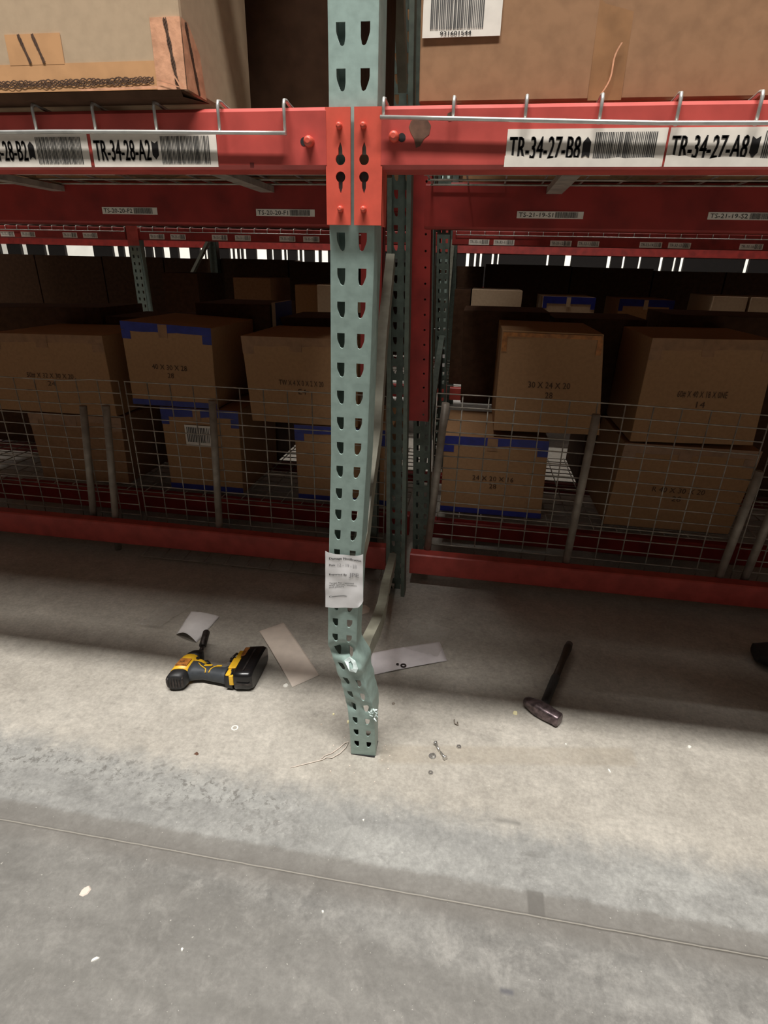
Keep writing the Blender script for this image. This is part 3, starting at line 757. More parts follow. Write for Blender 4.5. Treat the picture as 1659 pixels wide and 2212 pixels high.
deck2('wire deck under the cartons left of the upright', -3.1, -.06, .2135, 1.45, 2.48, 'wire decks under the stacked cartons')
deck2('wire deck under the cartons right of the upright', .09, 3.1, .2135, 1.45, 2.48, 'wire decks under the stacked cartons')

# safety mesh panels with posts
def mesh_panel(label, x0, x1, zt, y, post_xs, dx=.1355, dz=.0665, lean=0, zb=.02, fold=False):
    t = thing('wire_mesh_panel', label, 'wire mesh', ((x0+x1)/2, y, 0), 'wire mesh panels')
    mb = MB(); n = int(round((x1-x0)/dx)); Z = zt if callable(zt) else (lambda x: zt)
    for i in range(n+1):
        x = lerp(x0, x1, i/n); mb.tube([(x, y, zb), (x+lean*.5, y+.002, Z(x)/2), (x+lean, y, Z(x))], .0026, 5)
    m_ = int((Z((x0+x1)/2)-zb)/dz)
    for j in range(m_+1):
        pts = []
        for i in range(9):
            x = lerp(x0, x1, i/8); pts.append((x, y-.004, Z(x)-j*(Z(x)-zb)/m_))
        mb.tube(pts, .0026, 5)
    if fold:
        for i in range(n+1): x = lerp(x0, x1, i/n); mb.tube([(x, y, zb), (x, y-.09, zb-.008)], .0026, 5)
        mb.tube([(x0, y-.09, zb-.008), (x1, y-.09, zb-.008)], .003, 5)
    mb.build('wire_grid', 'zinc_d', t)
    for (xb_, zb_, xt_, zt_) in post_xs:
        MB().tube([(xb_, y-.03, zb_), (xt_, y-.03, zt_)], .0155, 12).build('post', 'post', t)
mesh_panel('wire mesh panel left of the green upright, between two grey posts', -1.2550, -.13, .802, 1.24, [(-.884, .12, -.853, .750), (-1.412, .0, -1.340, .700)], dx=.0985, dz=.0500, fold=True)
mesh_panel('lower wire mesh panel at the far left edge', -2.3, -1.29, lambda x: .80 if x > -1.5 else .79, 1.25, [(-1.520, .12, -1.457, .690)], dx=.0985, dz=.05)
mesh_panel('wire mesh panel right of the green upright', .068, 1.27, lambda x: .825-.02*max(0, x-.5)**1.5, 1.24, [(.066, .12, .105, .795), (.648, .12, .665, .785), (1.245, .12, 1.275, .61)], dx=.0985, dz=.05)
mesh_panel('wire mesh panel at the far right edge', 1.31, 2.3, .78, 1.25, [(1.345, .12, 1.375, .60)], dx=.0985, dz=.05)

# ------------------------------------------------------------------ stacked cartons of the second row
YC = 1.5; D0 = .2195
def stack(label, f, y=YC, dep=.50, m='card', tape='blue', txt=None, txt2=None, tz=.0, blab=False, corners=True, bot=True, bulge=.004):
    t, patch, printed, P = carton(label, f, y, dep, m, bulge=bulge)
    if tape:
        tm = tape
        patch(0, 1, .90, 1.0, 'top_tape', tm, .0015, jag=.012)
        if corners: patch(0, .10, .80, .90, 'corner_tape', tm, .0017); patch(.90, 1, .80, .90, 'corner_tape', tm, .0017)
        patch(.42, .52, .84, .995, 'seam_tape', 'tape_d', .0024)
        if bot: patch(0, 1, 0, .07, 'bottom_tape', tm, .0015)
    if txt: printed(txt, .30, .70, .46, .52)
    if txt2: printed(txt2, .47, .54, .36, .42)
    return t, patch, printed, P
stack('brown carton, upper row far left, plain tape', [(-2.10, .940), (-1.506, .950), (-1.501, .570), (-2.15, .570)], tape='tape_d', txt='50# X 32 X 30 X 20', txt2='24', bot=False)
stack('brown carton, upper row, blue tape on top, between two wider cartons', [(-1.404, 1.020), (-.968, 1.003), (-.976, .640), (-1.401, .640)], tape='blue', txt='40 X 30 X 28', txt2='28')
stack('wide brown carton in the upper row, directly left of the green upright', [(-.830, .977), (-.300, .981), (-.300, .595), (-.805, .595)], tape='tape_d', txt='TW X 4 X 0 X 2 X 20', txt2='E4', bot=False)
stack('brown carton, lower row far left, scuffed tape', [(-1.99, .565), (-1.483, .565), (-1.496, D0), (-1.982, D0)], tape='tape_d', m='card_b')
t, patch, pr_, P = stack('brown carton, lower row, blue tape and small white barcode label', [(-1.267, .635), (-.873, .635), (-.880, D0), (-1.263, D0)], tape='blue')
def small_label(t, x0, x1, z0, z1, y):
    mb = MB().box(x0, x1, y-.001, y, z0, z1, 0); barcode(mb, (x0+.01, y-.0016, z0+.02), AX, AZ, x1-x0-.02, z1-z0-.03, 16, 1, 5, .5); mb.build('shipping_label', ['label', 'ink_g'], t)
small_label(t, -1.148, -.993, .452, .556, YC-.008)
stack('brown carton, lower row, blue tape, left of and behind the green upright', [(-.603, .590), (-.15, .590), (-.15, D0), (-.595, D0)], tape='blue')
o, *_ = stack('orange-taped brown carton, first of the upper row right of the upright', [(.302, 1.045), (.702, 1.043), (.755, .630), (.307, .622)], tape=None, txt='30 X 24 X 20', txt2='28')
mbt = MB(); mbt.box(.306, .698, YC-.0045, YC-.0030, 1.020, 1.036)
mbt.box(.306, .326, YC-.0045, YC-.0030, .96, 1.020); mbt.box(.682, .703, YC-.0045, YC-.0030, .96, 1.020)
mbt.build('orange_tape', 'orange', o)
stack('wide brown carton in the upper row at the right edge, printed size line', [(.888, 1.036), (1.345, 1.045), (1.365, .628), (.882, .612)], tape='tape_d', txt='60# X 40 X 18 X 0NE', txt2='14', bot=False)
stack('brown carton, lower row right of the upright, blue tape, bright gap beside it', [(.096, .585), (.552, .590), (.563, D0), (.099, D0)], tape='blue', txt='24 X 20 X 16', txt2='28')
stack('wide brown carton, lower row at the right edge', [(.866, .605), (1.409, .605), (1.374, D0), (.841, D0)], tape='tape_d', txt='R 40 X 30 X 20', txt2='28', bot=False)
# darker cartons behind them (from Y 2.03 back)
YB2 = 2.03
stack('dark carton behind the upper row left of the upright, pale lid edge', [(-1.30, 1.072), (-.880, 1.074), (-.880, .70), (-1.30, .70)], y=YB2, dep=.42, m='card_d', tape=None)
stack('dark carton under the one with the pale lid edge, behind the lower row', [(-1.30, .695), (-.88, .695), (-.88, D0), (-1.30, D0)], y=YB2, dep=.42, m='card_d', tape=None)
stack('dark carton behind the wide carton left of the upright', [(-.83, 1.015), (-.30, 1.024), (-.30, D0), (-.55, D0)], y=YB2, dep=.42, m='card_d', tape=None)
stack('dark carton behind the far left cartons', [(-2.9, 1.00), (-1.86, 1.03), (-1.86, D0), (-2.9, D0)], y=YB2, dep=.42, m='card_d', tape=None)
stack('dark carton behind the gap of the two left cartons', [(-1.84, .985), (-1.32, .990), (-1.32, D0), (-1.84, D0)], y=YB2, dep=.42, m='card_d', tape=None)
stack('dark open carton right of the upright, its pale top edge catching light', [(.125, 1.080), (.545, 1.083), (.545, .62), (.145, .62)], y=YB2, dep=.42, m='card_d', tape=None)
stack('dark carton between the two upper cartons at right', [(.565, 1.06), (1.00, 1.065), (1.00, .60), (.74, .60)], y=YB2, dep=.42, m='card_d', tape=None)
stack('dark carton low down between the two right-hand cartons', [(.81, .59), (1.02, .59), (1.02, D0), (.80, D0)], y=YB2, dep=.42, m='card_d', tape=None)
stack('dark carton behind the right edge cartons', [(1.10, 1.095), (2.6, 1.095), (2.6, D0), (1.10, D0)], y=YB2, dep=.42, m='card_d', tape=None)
# unseen level added: beams and cartons that keep the lamps off those below
plain_beam('unseen added beam above the stacked cartons, left', -3.2, -.04, 1.44, 1.46, 1.56, .05, 'red_d', None, step=False)
plain_beam('unseen added beam above the stacked cartons, right', .06, 3.2, 1.44, 1.46, 1.56, .05, 'red_d', None, step=False)
plain_beam('unseen added rear beam above the stacked cartons', -3.2, 3.2, 2.45, 1.46, 1.56, .05, 'red_d', None, step=False)
for x0, x1, nm in ((-3.1, -.10, 'unseen light-blocking carton added above the stacked cartons, left'), (.1, 3.1, 'unseen light-blocking carton added above the stacked cartons, right')):
    tag(MB().box(x0, x1, 1.46, 2.48, 1.561, 2.6).build('cardboard_box', 'card', bevel=.004), nm, 'cardboard box')
for nm, dx_ in (('lid edge of blue-taped open carton left of the upright', 0),):
    t = thing('cardboard_divider', 'pale upright cardboard edge with blue tape, left of the upright', 'cardboard', (-.865, 2.03, .65))
    MB().box(-.872, -.852, 2.03, 2.30, .70, 1.085).build('board', 'card_l', t); MB().box(-.8519, -.8505, 2.03, 2.30, .70, 1.085).build('blue_edge_tape', 'blue', t)

# ------------------------------------------------------------------ third row across the back aisle
Y3 = 3.4
def small_labels(t, y, xs, z0, z1, w_=.12):
    for i, x in enumerate(xs):
        lab = MB().box(x, x+w_, y-.002, y, z0, z1).build('location_label', 'label', t)
        mb = MB(); text(mb, 'TR-33-%02d' % (10+i), (x+.008, y-.003, z0+.010), AX, AZ, w_*.55, (z1-z0)*.5); barcode(mb, (x+w_*.64, y-.003, z0+.005), AX, AZ, w_*.32, (z1-z0)*.8, 8, 1, i, .5); mb.build('printing', ['ink', 'ink_g'], lab)
t = plain_beam('far red shelf beam across the back aisle, left half', -4.4, -2.50, Y3, 1.415, 1.500, .05, 'red_d', None, step=False)
small_labels(t, Y3-.001, [-3.56, -3.38, -3.02, -2.85], 1.422, 1.458)
t = plain_beam('far red shelf beam across the back aisle, middle', -2.42, -.125, Y3, 1.415, 1.500, .05, 'red_d', None, step=False)
small_labels(t, Y3-.001, [-2.30, -2.13, -1.80, -1.62, -1.28, -1.10], 1.422, 1.458)
t = plain_beam('far red shelf beam across the back aisle, right half', -.025, 4.2, Y3, 1.420, 1.512, .05, 'red_d', None, step=False)
small_labels(t, Y3-.001, [.09, .26, .64, .82, 1.22, 1.40, 1.84, 2.02], 1.424, 1.458, .14)
def deck3(label, x0, x1, z, grp):
    t = thing('wire_deck', label, 'wire deck', ((x0+x1)/2, Y3, z), grp)
    mb = MB(); n = int((x1-x0)/.097)
    for i in range(n+1): x = lerp(x0, x1, i/n); mb.tube([(x, Y3+.9, z), (x, Y3, z), (x, Y3-.016, z-.004), (x, Y3-.016, z-.036)], .0028, 5)
    mb.build('hook_wire', 'zinc', t); MB().tube([(x0, Y3-.019, z-.034), (x1, Y3-.019, z-.034)], .003, 5).build('front_wire', 'zinc', t)
deck3('wire lip on the far shelf beam left of the upright', -4.3, -2.49, 1.505, 'wire decks on the far shelf'); deck3('wire lip on the far shelf beam, middle stretch', -2.36, -.17, 1.505, 'wire decks on the far shelf'); deck3('wire lip on the far shelf beam right of the upright', 0, 4.1, 1.517, 'wire decks on the far shelf')
def far_upright(label, xf_):
    t = thing('rack_upright_frame', label, 'rack upright', (xf_(0), Y3, 0), 'far uprights')
    channel_post(t, 'front_column', xf_, Y3, 0, 2.6, .080, .07, 'green', .006, 2)
    channel_post(t, 'rear_column', xf_, Y3+1.355, 0, 2.6, .076, .07, 'green_d')
    MB().bar((xf_(.6), Y3+.08, .6), (xf_(1.5), Y3+1.34, 1.5), .03, .03).build('diagonal_brace', 'olive', t)
    MB().box(xf_(1.44)-.045, xf_(1.44)+.045, Y3-.010, Y3-.003, 1.375, 1.515).build('connector_plate', 'red', t)
    MB().box(xf_(.4)-.045, xf_(.4)+.045, Y3-.010, Y3-.003, .27, .45).build('connector_plate', 'red', t)
    return t
fx = lambda z: -.020-.045*z
far_upright('far green upright across the back aisle, right of the damaged one', fx)
t = thing('wire_guard', 'thin white wire guard beside the far green upright', 'wire', (-.15, Y3-.03, .58))
MB().tube([(-.150, Y3-.03, 1.40), (-.152, Y3-.03, .80), (-.150, Y3-.03, .585), (-.10, Y3-.03, .585)], .006, 8).build('wire_loop', 'zinc', t)
MB().tube([(-.150, Y3-.03, .86), (-.01, Y3-.03, .86)], .005, 8).build('cross_wire', 'zinc', t)
tag(MB().box(-.099, -.011, Y3-.016, Y3-.013, .565, .690).build('paper_notice', 'paper'), 'small white paper tied to the far green upright', 'notice')
far_upright('far green upright across the back aisle, at left', lambda z: -2.435)
plain_beam('low red beam of the far rack, right of the far upright', .03, 4.2, Y3, .335, .430, .05, 'red', None, step=False)
plain_beam('low red beam of the far rack, between the two far uprights', -2.39, -.08, Y3, .335, .430, .05, 'red_d', None, step=False)
plain_beam('low red beam of the far rack, far left', -4.4, -2.48, Y3, .335, .430, .05, 'red_d', None, step=False)
deck2('wire deck of the low far level', -4.3, 4.1, 0.437, Y3+.08, 4.74, None, .15, .15)
def far_box(label, x0, x1, z1, y, m, tape=None, z0=.4415, dep=.48, group=None, zl=None):
    t, patch, printed, P = carton(label, [(x0, zl or z1), (x1, z1), (x1, z0), (x0, z0)], y, dep, m, group=group)
    if tape: patch(0, 1, .93, 1.0, 'top_tape', tape, .002); patch(0, .08, .88, .93, 'corner_tape', tape, .002); patch(.92, 1, .88, .93, 'corner_tape', tape, .002); patch(.45, .53, .9, .995, 'seam_tape', 'card_l', .004)
far_box('dark carton added right behind the far upright to block the lit floor', .012, .130, 1.13, Y3+.09, 'card_d')  # blocker added to hide the lit floor beyond
far_box('pale carton on the far rack, first right of the upright', .139, .496, 1.136, Y3+.02, 'card_l')
far_box('pale carton with blue tape on the far rack, second right of the upright', .644, 1.003, 1.105, Y3+.02, 'card_l', 'blue')
far_box('duller carton with blue tape on the far rack, third right of the upright', 1.175, 1.544, 1.100, Y3+.08, 'card', 'blue')
far_box('pale carton with shiny top edge on the far rack, at the right edge', 1.767, 1.985, 1.137, Y3+.02, 'card_l')
far_box('pale carton on the far rack at the right edge, last one', 2.005, 2.45, 1.137, Y3+.02, 'card_l')
far_box('pale carton on the far rack seen just left of the green upright', -1.012, -.60, 1.137, Y3+.02, 'card_l')
far_box('grey-brown carton on the far rack, second left of the upright', -1.21, -1.03, 1.130, Y3+.10, 'card')
far_box('brown carton on the far rack, third left of the upright', -1.69, -1.39, 1.170, Y3+.06, 'card_b')
far_box('dim brown carton on the far rack, behind the far left upright', -2.30, -2.00, 1.19, Y3+.10, 'card_d')
for x0, x1, nm in ((-4.5, -2.53, 'far left'), (-2.35, -.20, 'left of the upright'), (.03, 4.5, 'right')):  # unseen cartons added to keep lamp light off the deep ones
    tag(MB().box(x0, x1, Y3+.03, Y3+1.30, 1.5215, 2.7).build('cardboard_box', 'card_d', bevel=.004), 'unseen light-blocking carton added on top of the far rack, '+nm, 'cardboard box')
tag(MB().box(-5.3, 5.3, 4.84, 5.6, 1.60, 2.7).build('cardboard_box', 'card_d', bevel=.004), 'huge unseen light-blocking carton added deepest in the far rack', 'cardboard box')
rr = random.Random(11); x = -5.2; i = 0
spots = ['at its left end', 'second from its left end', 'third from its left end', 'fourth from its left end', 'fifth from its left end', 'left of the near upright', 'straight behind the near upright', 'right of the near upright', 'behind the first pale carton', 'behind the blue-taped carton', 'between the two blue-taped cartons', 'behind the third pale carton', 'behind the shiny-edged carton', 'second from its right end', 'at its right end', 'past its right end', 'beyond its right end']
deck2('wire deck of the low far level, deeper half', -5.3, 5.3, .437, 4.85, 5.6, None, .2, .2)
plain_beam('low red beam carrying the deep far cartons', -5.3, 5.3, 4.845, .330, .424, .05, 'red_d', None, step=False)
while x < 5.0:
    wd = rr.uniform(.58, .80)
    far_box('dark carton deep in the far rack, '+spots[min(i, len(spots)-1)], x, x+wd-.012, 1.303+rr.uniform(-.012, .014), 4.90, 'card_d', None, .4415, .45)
    x += wd; i += 1

# fourth row far off: thin dark slabs added so gaps show the bright wall
gaps = [(-8.53, -8.40), (-8.10, -8.00), (-7.63, -7.57), (-7.22, -6.68), (-6.29, -6.20), (-6.08, -5.99), (-5.75, -5.68), (-5.54, -5.50), (-5.34, -5.22), (-5.05, -4.85), (-4.65, -4.57), (-4.56, -4.52), (-4.35, -4.31),
        (-4.11, -4.06), (-4.03, -3.98), (-3.94, -3.91), (-3.87, -3.82), (-3.63, -3.45), (-3.36, -3.33), (-3.19, -3.14), (-3.11, -3.08), (-2.91, -2.87), (-2.83, -2.79), (-2.61, -2.54), (-2.49, -2.38),
        (-.08, -.03), (.05, .08), (.14, .17), (.33, .36), (.42, .44), (1.19, 1.22), (1.47, 1.56), (2.11, 2.16), (2.34, 2.37), (2.58, 2.61), (2.89, 2.93), (3.09, 3.12), (3.19, 3.23), (4.11, 4.16)]
YF = 9.0
t = thing('rack_upright_frame', 'far off dark rack frame in the last row', 'rack upright', (-9.6, YF, 0))
for xx in (-9.6, 9.6): MB().box(xx-.04, xx+.04, YF+.1, YF+.18, 0, 3.4).build('column', 'green_d', t)
plain_beam('dark beam of the last rack row, under its dark slabs', -9.5, 9.5, YF+.02, .90, 1.0, .3, 'red_d', None, step=False)
plain_beam('dark beam of the last rack row, above its dark slabs', -9.5, 9.5, YF+.02, 1.50, 1.66, .3, 'red_d', None, step=False)
edges = [-9.4]+[e for g in gaps for e in (g[0]-.030*max(0, -g[0])/9.9, g[1]+.03*max(0, g[0])/9.9)]+[9.4]
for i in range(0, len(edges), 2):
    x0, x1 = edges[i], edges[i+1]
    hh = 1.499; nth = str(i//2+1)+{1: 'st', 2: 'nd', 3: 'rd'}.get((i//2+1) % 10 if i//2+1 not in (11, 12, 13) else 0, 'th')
    tag(MB().box(x0, x1, YF+.04, YF+.10, 1.001, hh+.0).build('cardboard_box', 'wrap'), nth+' added thin dark slab from the left in the last far row', 'cardboard box', 'dark blocks in the last far row')
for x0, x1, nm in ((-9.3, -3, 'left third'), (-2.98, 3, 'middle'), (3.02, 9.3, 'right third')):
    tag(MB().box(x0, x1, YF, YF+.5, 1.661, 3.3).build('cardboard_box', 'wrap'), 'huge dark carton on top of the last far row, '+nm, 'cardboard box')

# ------------------------------------------------------------------ on the floor: impact wrench
OX, OY = -.650, .408; A0 = math.radians(12); AV = math.radians(1); SW = .86
wr = thing('cordless_impact_wrench', 'yellow and black cordless impact wrench lying on the concrete', 'power tool', (OX, OY, 0))
def Wr(u, v, h):   # u along handle, v along the body axis, h up
    u, v, h = u*SW, v*SW, h*SW; c_, s_ = math.cos(A0), math.sin(A0); return (OX+u*c_-v*math.sin(AV), OY+u*s_+v*math.cos(AV), h)
def loft(mb, secs, n=20, mi=0, p=2.6, closed=True):
    """secs: (point, axis_a, axis_b, ra, rb): superellipse sections"""
    k = len(mb.v); m_ = len(secs)
    for c, a, b_, ra, rb in secs:
        c, a, b_ = Vector(c), Vector(a), Vector(b_)
        for j in range(n):
            t_ = 2*PI*j/n; ct, st = math.cos(t_), math.sin(t_)
            q = c+a*(ra*math.copysign(abs(ct)**(2/p), ct))+b_*(rb*math.copysign(abs(st)**(2/p), st)); mb.v.append(tuple(q))
    for i in range(m_-1):
        for j in range(n):
            a = k+i*n+j; b2 = k+i*n+(j+1) % n; mb.f.append((a, b2, b2+n, a+n)); mb.m.append(mi); mb.sm.append(True)
    for base, rev in ((k, True), (k+(m_-1)*n, False)):
        f = [base+j for j in range(n)]; mb.f.append(tuple(reversed(f)) if rev else tuple(f)); mb.m.append(mi); mb.sm.append(False)
    return mb
U = Vector((math.cos(A0), math.sin(A0), 0)); V = Vector((-math.sin(AV), math.cos(AV), 0)); H_ = Vector((0, 0, 1))
def sec_v(u, v, h, ru, rh): return (Wr(u, v, h), U, H_, ru*SW, rh*SW)
def sec_u(u, v, h, rv, rh): return (Wr(u, v, h), V, H_, rv*SW, rh*SW)
loft(MB(), [sec_v(-.012, -.060, .040, .026, .028), sec_v(-.012, -.052, .040, .036, .036), sec_v(-.010, -.030, .040, .038, .038), sec_v(-.010, -.010, .040, .036, .037)]).build('motor_cap', 'dark', wr, recalc=True)
mb = MB()
for i in range(6): loft(mb, [sec_v(-.036+i*.0105, -.064, .040, .0022, .020-abs(i-2.5)*.002), sec_v(-.036+i*.0105, -.050, .042, .0022, .037-abs(i-2.5)*.003)], 8)
mb.build('vent_fin', 'steel_d', wr)
loft(MB(), [sec_v(-.010, -.022, .041, .037, .0385), sec_v(-.009, .020, .041, .0375, .039), sec_v(-.006, .060, .041, .036, .038), sec_v(-.004, .078, .040, .032, .034)]).build('yellow_housing', 'yellow', wr, recalc=True)
mb = MB(); mb.prism([(-.028, -.005), (.010, -.007), (.012, .030), (-.024, .032)], [], Wr(0, 0, .0800), U, V, H_, .0006); mb.build('rating_plate', 'orange', wr)
mb = MB(); text(mb, 'XR', Wr(-.026, .012, .0812), U, V, .019, .009); text(mb, '20V MAX', Wr(-.030, -.004, .0812), U, V, .032, .006)
mb.build('printed_text', 'ink', wr)
loft(MB(), [sec_v(-.003, .066, .040, .036, .0365), sec_v(-.002, .085, .040, .034, .035), sec_v(0, .105, .040, .026, .028), sec_v(.002, .118, .040, .017, .018), sec_v(.003, .128, .040, .011, .011)]).build('nose_cone', 'dark', wr, recalc=True)
MB().tube([Wr(.003, .120, .040), Wr(-.004, .165, .043)], .0075, 12).build('anvil', 'steel_d', wr)
sk = MB().tube([Wr(-.004, .158, .043), Wr(-.006, .165, .0435), Wr(-.024, .245, .052), Wr(-.025, .250, .0525)], .0115, 16, rs=[.009, .0125, .0125, .0100]).build('socket', 'steel_d', wr); sk['label'] = 'long dark deep socket on the nose'
loft(MB(), [sec_u(.020, .012, .041, .046, .032), sec_u(.038, .012, .041, .036, .031), sec_u(.070, .004, .040, .026, .027), sec_u(.110, -.008, .039, .025, .0265), sec_u(.150, -.016, .039, .028, .028), sec_u(.178, -.014, .040, .042, .033)]).build('rubber_grip', 'dark_t', wr, recalc=True)
loft(MB(), [sec_u(.022, .038, .045, .022, .026), sec_u(.044, .040, .045, .016, .022), sec_u(.064, .040, .045, .006, .010)]).build('trigger_guard', 'yellow', wr, recalc=True)
MB().tube([Wr(.030, .048, .070), Wr(.030, .048, .0745)], .006, 12).build('screw_recess', 'ink', wr)
loft(MB(), [sec_u(.040, .052, .040, .010, .012), sec_u(.060, .056, .040, .009, .012), sec_u(.074, .048, .040, .005, .008)]).build('trigger', 'dark', wr, recalc=True)
mb = MB(); mb.tube([Wr(.045, .020, .0715), Wr(.060, .006, .0690), Wr(.084, -.010, .0660), Wr(.088, -.026, .062)], .0018, 6); mb.tube([Wr(.128, .012, .064), Wr(.110, .002, .066), Wr(.102, -.010, .0660), Wr(.101, -.026, .062)], .0018, 6)
mb.box(.070, .100, .006, .014, .0655, .0680, fn=Wr); mb.box(.118, .138, .002, .010, .0655, .0680, fn=Wr)
mb.build('grip_inlay', 'yellow', wr)
loft(MB(), [sec_u(.172, -.010, .042, .050, .036), sec_u(.200, -.004, .042, .060, .040)], p=5).build('foot', 'dark', wr, recalc=True)
mb = MB(); mb.box(.176, .206, -.030, .030, .0800, .0855, fn=Wr); mb.box(.178, .196, -.062, -.026, .072, .080, fn=Wr); mb.box(.190, .206, -.064, -.050, .03, .074, fn=Wr); mb.box(.180, .215, .030, .078, .077, .0825, fn=Wr)
mb.build('latch_plate', 'yellow', wr, bevel=.002)
MB().box(.196, .216, .040, .095, .060, .0870, fn=Wr).build('worn_side_panel', 'orange', wr, bevel=.003)
bt = loft(MB(), [sec_u(.200, .022, .044, .080, .040), sec_u(.212, .024, .044, .092, .043), sec_u(.262, .024, .044, .094, .044), sec_u(.276, .024, .044, .088, .038)], 24, p=5).build('battery', 'black_s', wr, recalc=True)
mb = MB(); mb.box(.236, .242, -.05, .08, .0870, .0892, fn=Wr); mb.box(.214, .275, -.0765, -.0735, .040, .045, fn=Wr); mb.build('battery_rib', 'steel_d', bt)
mb = MB(); mb.box(.158, .186, .030, .052, .062, .072, fn=Wr); mb.tube([Wr(.160, .040, .072), Wr(.168, .075, .070), Wr(.184, .078, .060)], .004, 8)
mb.build('belt_hook', 'steel_d', wr)
MB().box(.156, .176, .008, .014, .074, .0765, fn=Wr).build('hook_screw', 'steel', wr)

# ------------------------------------------------------------------ paper strips on the floor
def sheet(name, label, cat, quad, m, curl=None, z=.0015, n=14, back=None):
    """quad: four floor points (x,y) in order; curl(u,v) = height"""
    A_, B_, C_, D_ = [Vector((*p, 0)) for p in quad]; mb = MB(); vs = []
    for i in range(n+1):
        for j in range(n+1):
            u, v = i/n, j/n; p = A_.lerp(B_, u).lerp(D_.lerp(C_, u), v); p.z = z+(curl(u, v) if curl else 0)+.0012*abs(noise.noise(Vector((u*4, v*4, z*100)))); vs.append(p)
    mb.add(vs, [(i*(n+1)+j, i*(n+1)+j+1, (i+1)*(n+1)+j+1, (i+1)*(n+1)+j) for i in range(n) for j in range(n)], 0, True)
    o = mb.build(name, m, solid=.0003); return tag(o, label, cat)
sheet('paper_label', 'small white curled label lying behind the wrench nose', 'paper label', [(-.825, .785), (-.700, .775), (-.712, .605), (-.808, .635)], 'paper', lambda u, v: .024*math.sin(PI*u)*(.25+.75*v))
sheet('backing_strip', 'grey-tan paper strip between the wrench and the green upright', 'paper strip', [(-.515, .714), (-.442, .783), (-.227, .517), (-.298, .444)], 'backing', lambda u, v: .004*math.sin(PI*v))
sheet('backing_strip', 'pale paper strip with two washers, right of the bent column', 'paper strip', [(-.079, .663), (.162, .778), (.195, .674), (-.064, .543)], 'pinkish', lambda u, v: .003*math.sin(PI*u))
def washer(name, label, cat, x, y, R_, r_, h, m, z=.0, n=20, hexa=False, tilt=0, group=None):
    mb = MB(); n = 6 if hexa else n; k = 18
    outer = circ(0, 0, R_, n, .3, .3+2*PI); inner = circ(0, 0, r_, 14)
    nrm = Vector((math.sin(tilt), 0, math.cos(tilt))); ax = Vector((math.cos(tilt), 0, -math.sin(tilt)))
    mb.prism(outer, [inner], (x, y, z+R_*abs(math.sin(tilt))+.0002), ax, (0, 1, 0), nrm, h)
    return tag(mb.build(name, m), label, cat, group)
washer('washer', 'dark washer lying on the pale paper strip', 'washer', .047, .613, .0105, .0050, .002, 'steel_d', .0055)
washer('nut', 'tiny dark nut on the pale paper strip, left of the washer', 'nut', .026, .616, .0050, .0018, .003, 'steel_d', .0055, hexa=True)
washer('washer', 'shiny washer with a nut on it, right of the column foot', 'washer', .178, .246, .0105, .0046, .002, 'steel')
washer('nut', 'nut sitting on the shiny washer', 'nut', .180, .247, .0060, .0028, .005, 'steel', .0024, hexa=True)
washer('washer', 'pale thin ring lying alone in front of the wrench', 'washer', -.412, .244, .0105, .0066, .0016, 'chipw')
washer('nut', 'small nut right of the two bolts', 'nut', .251, .292, .0070, .0030, .005, 'steel', hexa=True)
washer('nut', 'small square-looking nut nearest the camera, right of the column foot', 'nut', .178, .187, .0068, .0030, .005, 'steel', hexa=True)
def bolt(label, a, b_, m='steel'):
    a, b_ = Vector(a), Vector(b_); d = (b_-a).normalized(); t = thing('bolt', label, 'bolt', (a.x, a.y, 0))
    MB().tube([a, b_], .0032, 8).build('shank', m, t); MB().tube([a-d*.004, a+d*.001], .0066, 6).build('head', m, t)
bolt('short steel bolt, upper of two in a line right of the column foot', (.184, .288, .0068), (.197, .266, .0034))
bolt('short steel bolt, lower of two, its head toward the camera', (.213, .243, .0068), (.200, .262, .0036))
tag(MB().tube([(.233, .396, .003), (.235, .380, .004), (.240, .376, .007), (.245, .376, .003), (.243, .388, .003)], .0019, 6).build('bent_clip', 'post'), 'small bent wire clip on the floor beyond the two bolts', 'clip')
def flake(label, x, y, r, m, seed, h=.003, st=1.0, ang=0, z=0):
    rr = random.Random(seed); n = 7; mb = MB(); P = []
    for i in range(n):
        a = 2*PI*i/n; q = r*rr.uniform(.65, 1.1); dx, dy = q*math.cos(a)*st, q*math.sin(a)
        P.append((x+dx*math.cos(ang)-dy*math.sin(ang), y+dx*math.sin(ang)+dy*math.cos(ang)))
    vs = [(p[0], p[1], z+.0003) for p in P]+[(x+(p[0]-x)*.8, y+(p[1]-y)*.8, z+h*rr.uniform(.7, 1.1)) for p in P]
    mb.add(vs, [tuple(range(n))[::-1], tuple(range(n, 2*n))]+[(i, (i+1) % n, (i+1) % n+n, i+n) for i in range(n)])
    return tag(mb.build('debris_flake', m), label, 'debris')
flake('pale yellow flake left of the hammer head', .420, .461, .010, 'chip', 1, .004)
flake('pale flake near the front left corner of the floor', -.545, -.260, .012, 'backing', 2, .003, 1.0, .5)
flake('long white flake at the bottom left of the floor', -.441, -.376, .011, 'chipw', 3, .003, .35, -.9)
flake('white flake on the floor, right of centre', .667, .286, .008, 'chipw', 4, .003, .45, .3)
flake('tiny white flake toward the shaded right side', .920, .417, .006, 'chipw', 5)
flake('tiny white chip right of the hammer head', .560, .360, .0035, 'chipw', 6)
flake('tiny white chip below the column foot', .024, .016, .0035, 'chipw', 8)
flake('tiny white chip in front of the floor joint, near the middle', -.020, -.211, .0035, 'chipw', 9)
flake('grey paper scrap at the near corner of the tan strip', -.322, .449, .010, 'chipw', 10, .004, 1.0, 0)
flake('small pale chip left of the column, behind the foot', -.137, .352, .0045, 'chip', 12, .003)
flake('pale chip against the left side of the column foot', -.085, .329, .008, 'chip', 13, .004, .6)
flake('tiny white chip in front of the joint, lower left', -.28, -.33, .0035, 'chipw', 14)
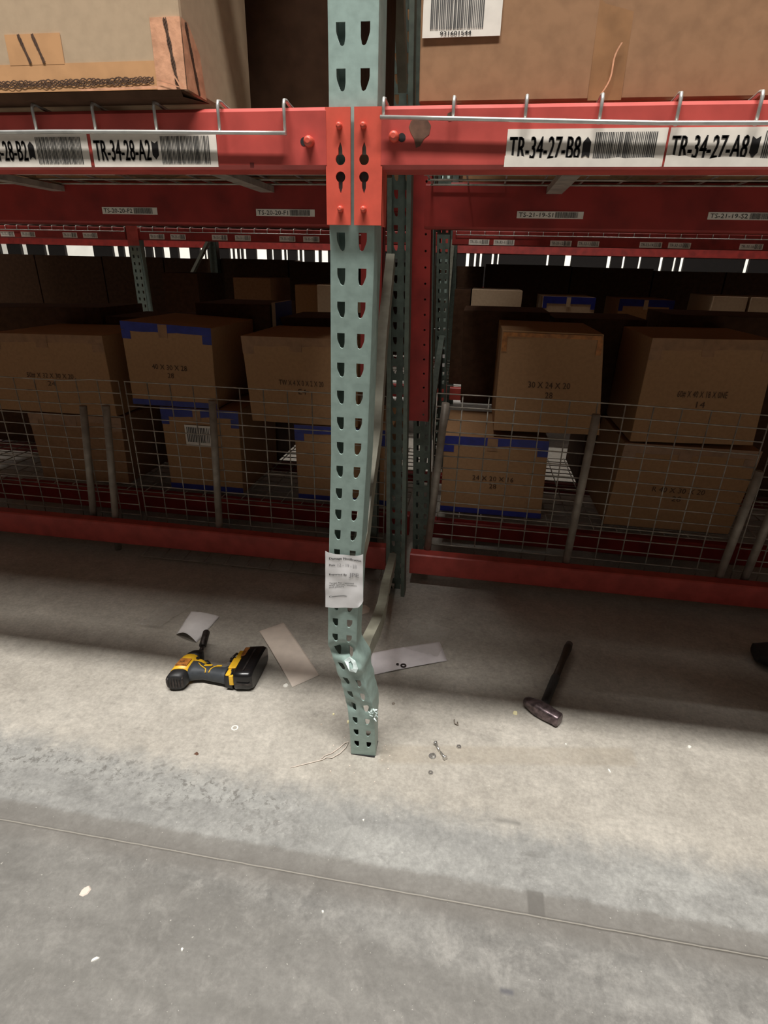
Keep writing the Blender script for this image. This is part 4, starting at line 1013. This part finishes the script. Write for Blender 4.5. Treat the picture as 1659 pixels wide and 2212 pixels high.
flake('small brown stain chip on the floor, left of the column foot', -.480, .135, .007, 'stain', 15, .0006)
flake('grey chip on the floor just right of the crushed column', .039, .432, .007, 'post', 16, .003)
flake('paper scrap on the shaded floor, right behind the notice', -.166, .93, .035, 'backing', 17, .002, 1.2, .5)
pts = [(-.205, .135, .002), (-.165, .155, .003), (-.125, .176, .003), (-.115, .186, .004), (-.100, .186, .005), (-.082, .205, .005), (-.070, .228, .006), (-.066, .250, .006), (-.076, .246, .004), (-.088, .226, .003), (-.104, .204, .003), (-.124, .190, .003), (-.128, .180, .003)]
tag(MB().tube(pts, .0011, 6).build('wire_loop', 'backing'), 'thin tan wire looped on the floor left of the column foot', 'wire')
# rubble round the foot
mb = MB(); rr = random.Random(21)
for i in range(34):
    x, y = rr.gauss(-.05, .045), rr.gauss(.23, .045)
    if i % 3 == 0: x, y = rr.gauss(.038, .010), rr.gauss(.24, .035)
    if -.055 < x < .030 and y > .20: continue
    r_ = rr.uniform(.0006, .0018); mb.box(x-r_, x+r_, y-r_, y+r_, 0, r_*1.4)
tag(mb.build('concrete_grit', 'backing', origin=(0, 0, 0)), 'pale grit scattered round the column foot', 'grit', kind='stuff')
# ------------------------------------------------------------------ sledge hammer
hm = thing('sledge_hammer', 'short sledge hammer with scarred grey head and dark handle, on the floor at right', 'hammer', (.499, .464, 0))
a, b_ = Vector((.449, .500, .024)), Vector((.549, .430, .024)); d = (b_-a).normalized(); sd = Vector((-d.y, d.x, 0))
mb = MB()
secs = []
for q, r_ in ((0, .010), (.06, .0145), (.16, .0165), (.30, .0205), (.40, .0225), (.60, .0225), (.70, .021), (.86, .0195), (.97, .0195), (1, .0165)):
    c = a.lerp(b_, q); c.z = .0230; secs.append((c, sd, Vector((0, 0, 1)), r_, min(.0225, r_*1.02)))
loft(mb, secs, 16, p=3.2).build('hammer_head', 'hammer', hm, recalc=True)
c = a.lerp(b_, .5); e = Vector((.632, .830, .022))
h1 = c.lerp(e, .45)
MB().tube([c+Vector((0, 0, .002)), c.lerp(e, .1), h1], .013, 12, rs=[.0105, .0135, .0140]).build('grip_sleeve', 'dark', hm)
MB().tube([h1-(e-c).normalized()*.01, c.lerp(e, .7), c.lerp(e, .93), e], .012, 12, rs=[.0115, .0110, .0145, .0120]).build('handle', 'wood', hm)
lb = MB(); secs = []
loft(lb, [((1.28+i*.07, .885-i*.012, .036), Vector((.1, 1, 0)).normalized(), Vector((0, 0, 1)), r_, h) for i, (r_, h) in enumerate(((.04, .022), (.070, .034), (.080, .036), (.075, .034), (.045, .02)))], 18, p=3)
tag(lb.build('black_bag', 'dark', recalc=True), 'black lumpy bag on the shaded floor at the right edge', 'bag')
# clear film on the shaded floor
mb = MB(); n = 12; vs = []
for i in range(n+1):
    for j in range(n+1):
        u, v = i/n, j/n; vs.append((.01+.15*u+.04*v, .72+.18*v-.04*u, .004+.022*abs(noise.noise(Vector((u*4, v*4, 2.2))))))
mb.add(vs, [(i*(n+1)+j, (i+1)*(n+1)+j, (i+1)*(n+1)+j+1, i*(n+1)+j+1) for i in range(n) for j in range(n)], 0, True)
tag(mb.build('plastic_film', 'film'), 'crumpled clear film on the shaded floor behind the pale strip', 'plastic film')
mb = MB(); rr = random.Random(4); vs = []
for i in range(n+1):
    for j in range(n+1):
        u, v = i/n, j/n; vs.append((-.99+.10*u+.05*v, .66+.16*v, .004+.02*abs(noise.noise(Vector((u*5, v*4, 5.2))))))
mb.add(vs, [(i*(n+1)+j, (i+1)*(n+1)+j, (i+1)*(n+1)+j+1, i*(n+1)+j+1) for i in range(n) for j in range(n)], 0, True)
tag(mb.build('plastic_film', 'film'), 'crumpled clear film beside the curled white label', 'plastic film')

# group phrases for the repeats
for o in COL.objects:
    if o.parent or not o.get('label') or o.get('group'): continue
    n = o.name.split('.')[0]; y = o.location.y
    if n == 'cardboard_box': o['group'] = 'large cartons on the front shelf' if y < 1.2 else 'cartons stacked behind the wire mesh' if y < 2.9 else 'cartons on the far rack' if y < 8 else 'dark blocks in the last far row'
    elif n == 'debris_flake': o['group'] = 'flakes and chips on the floor'
    elif n in ('washer', 'nut', 'bolt'): o['group'] = 'loose hardware on the floor'
    elif n == 'backing_strip': o['group'] = 'paper strips on the floor'
    elif n == 'plastic_film': o['group'] = 'pieces of plastic film'
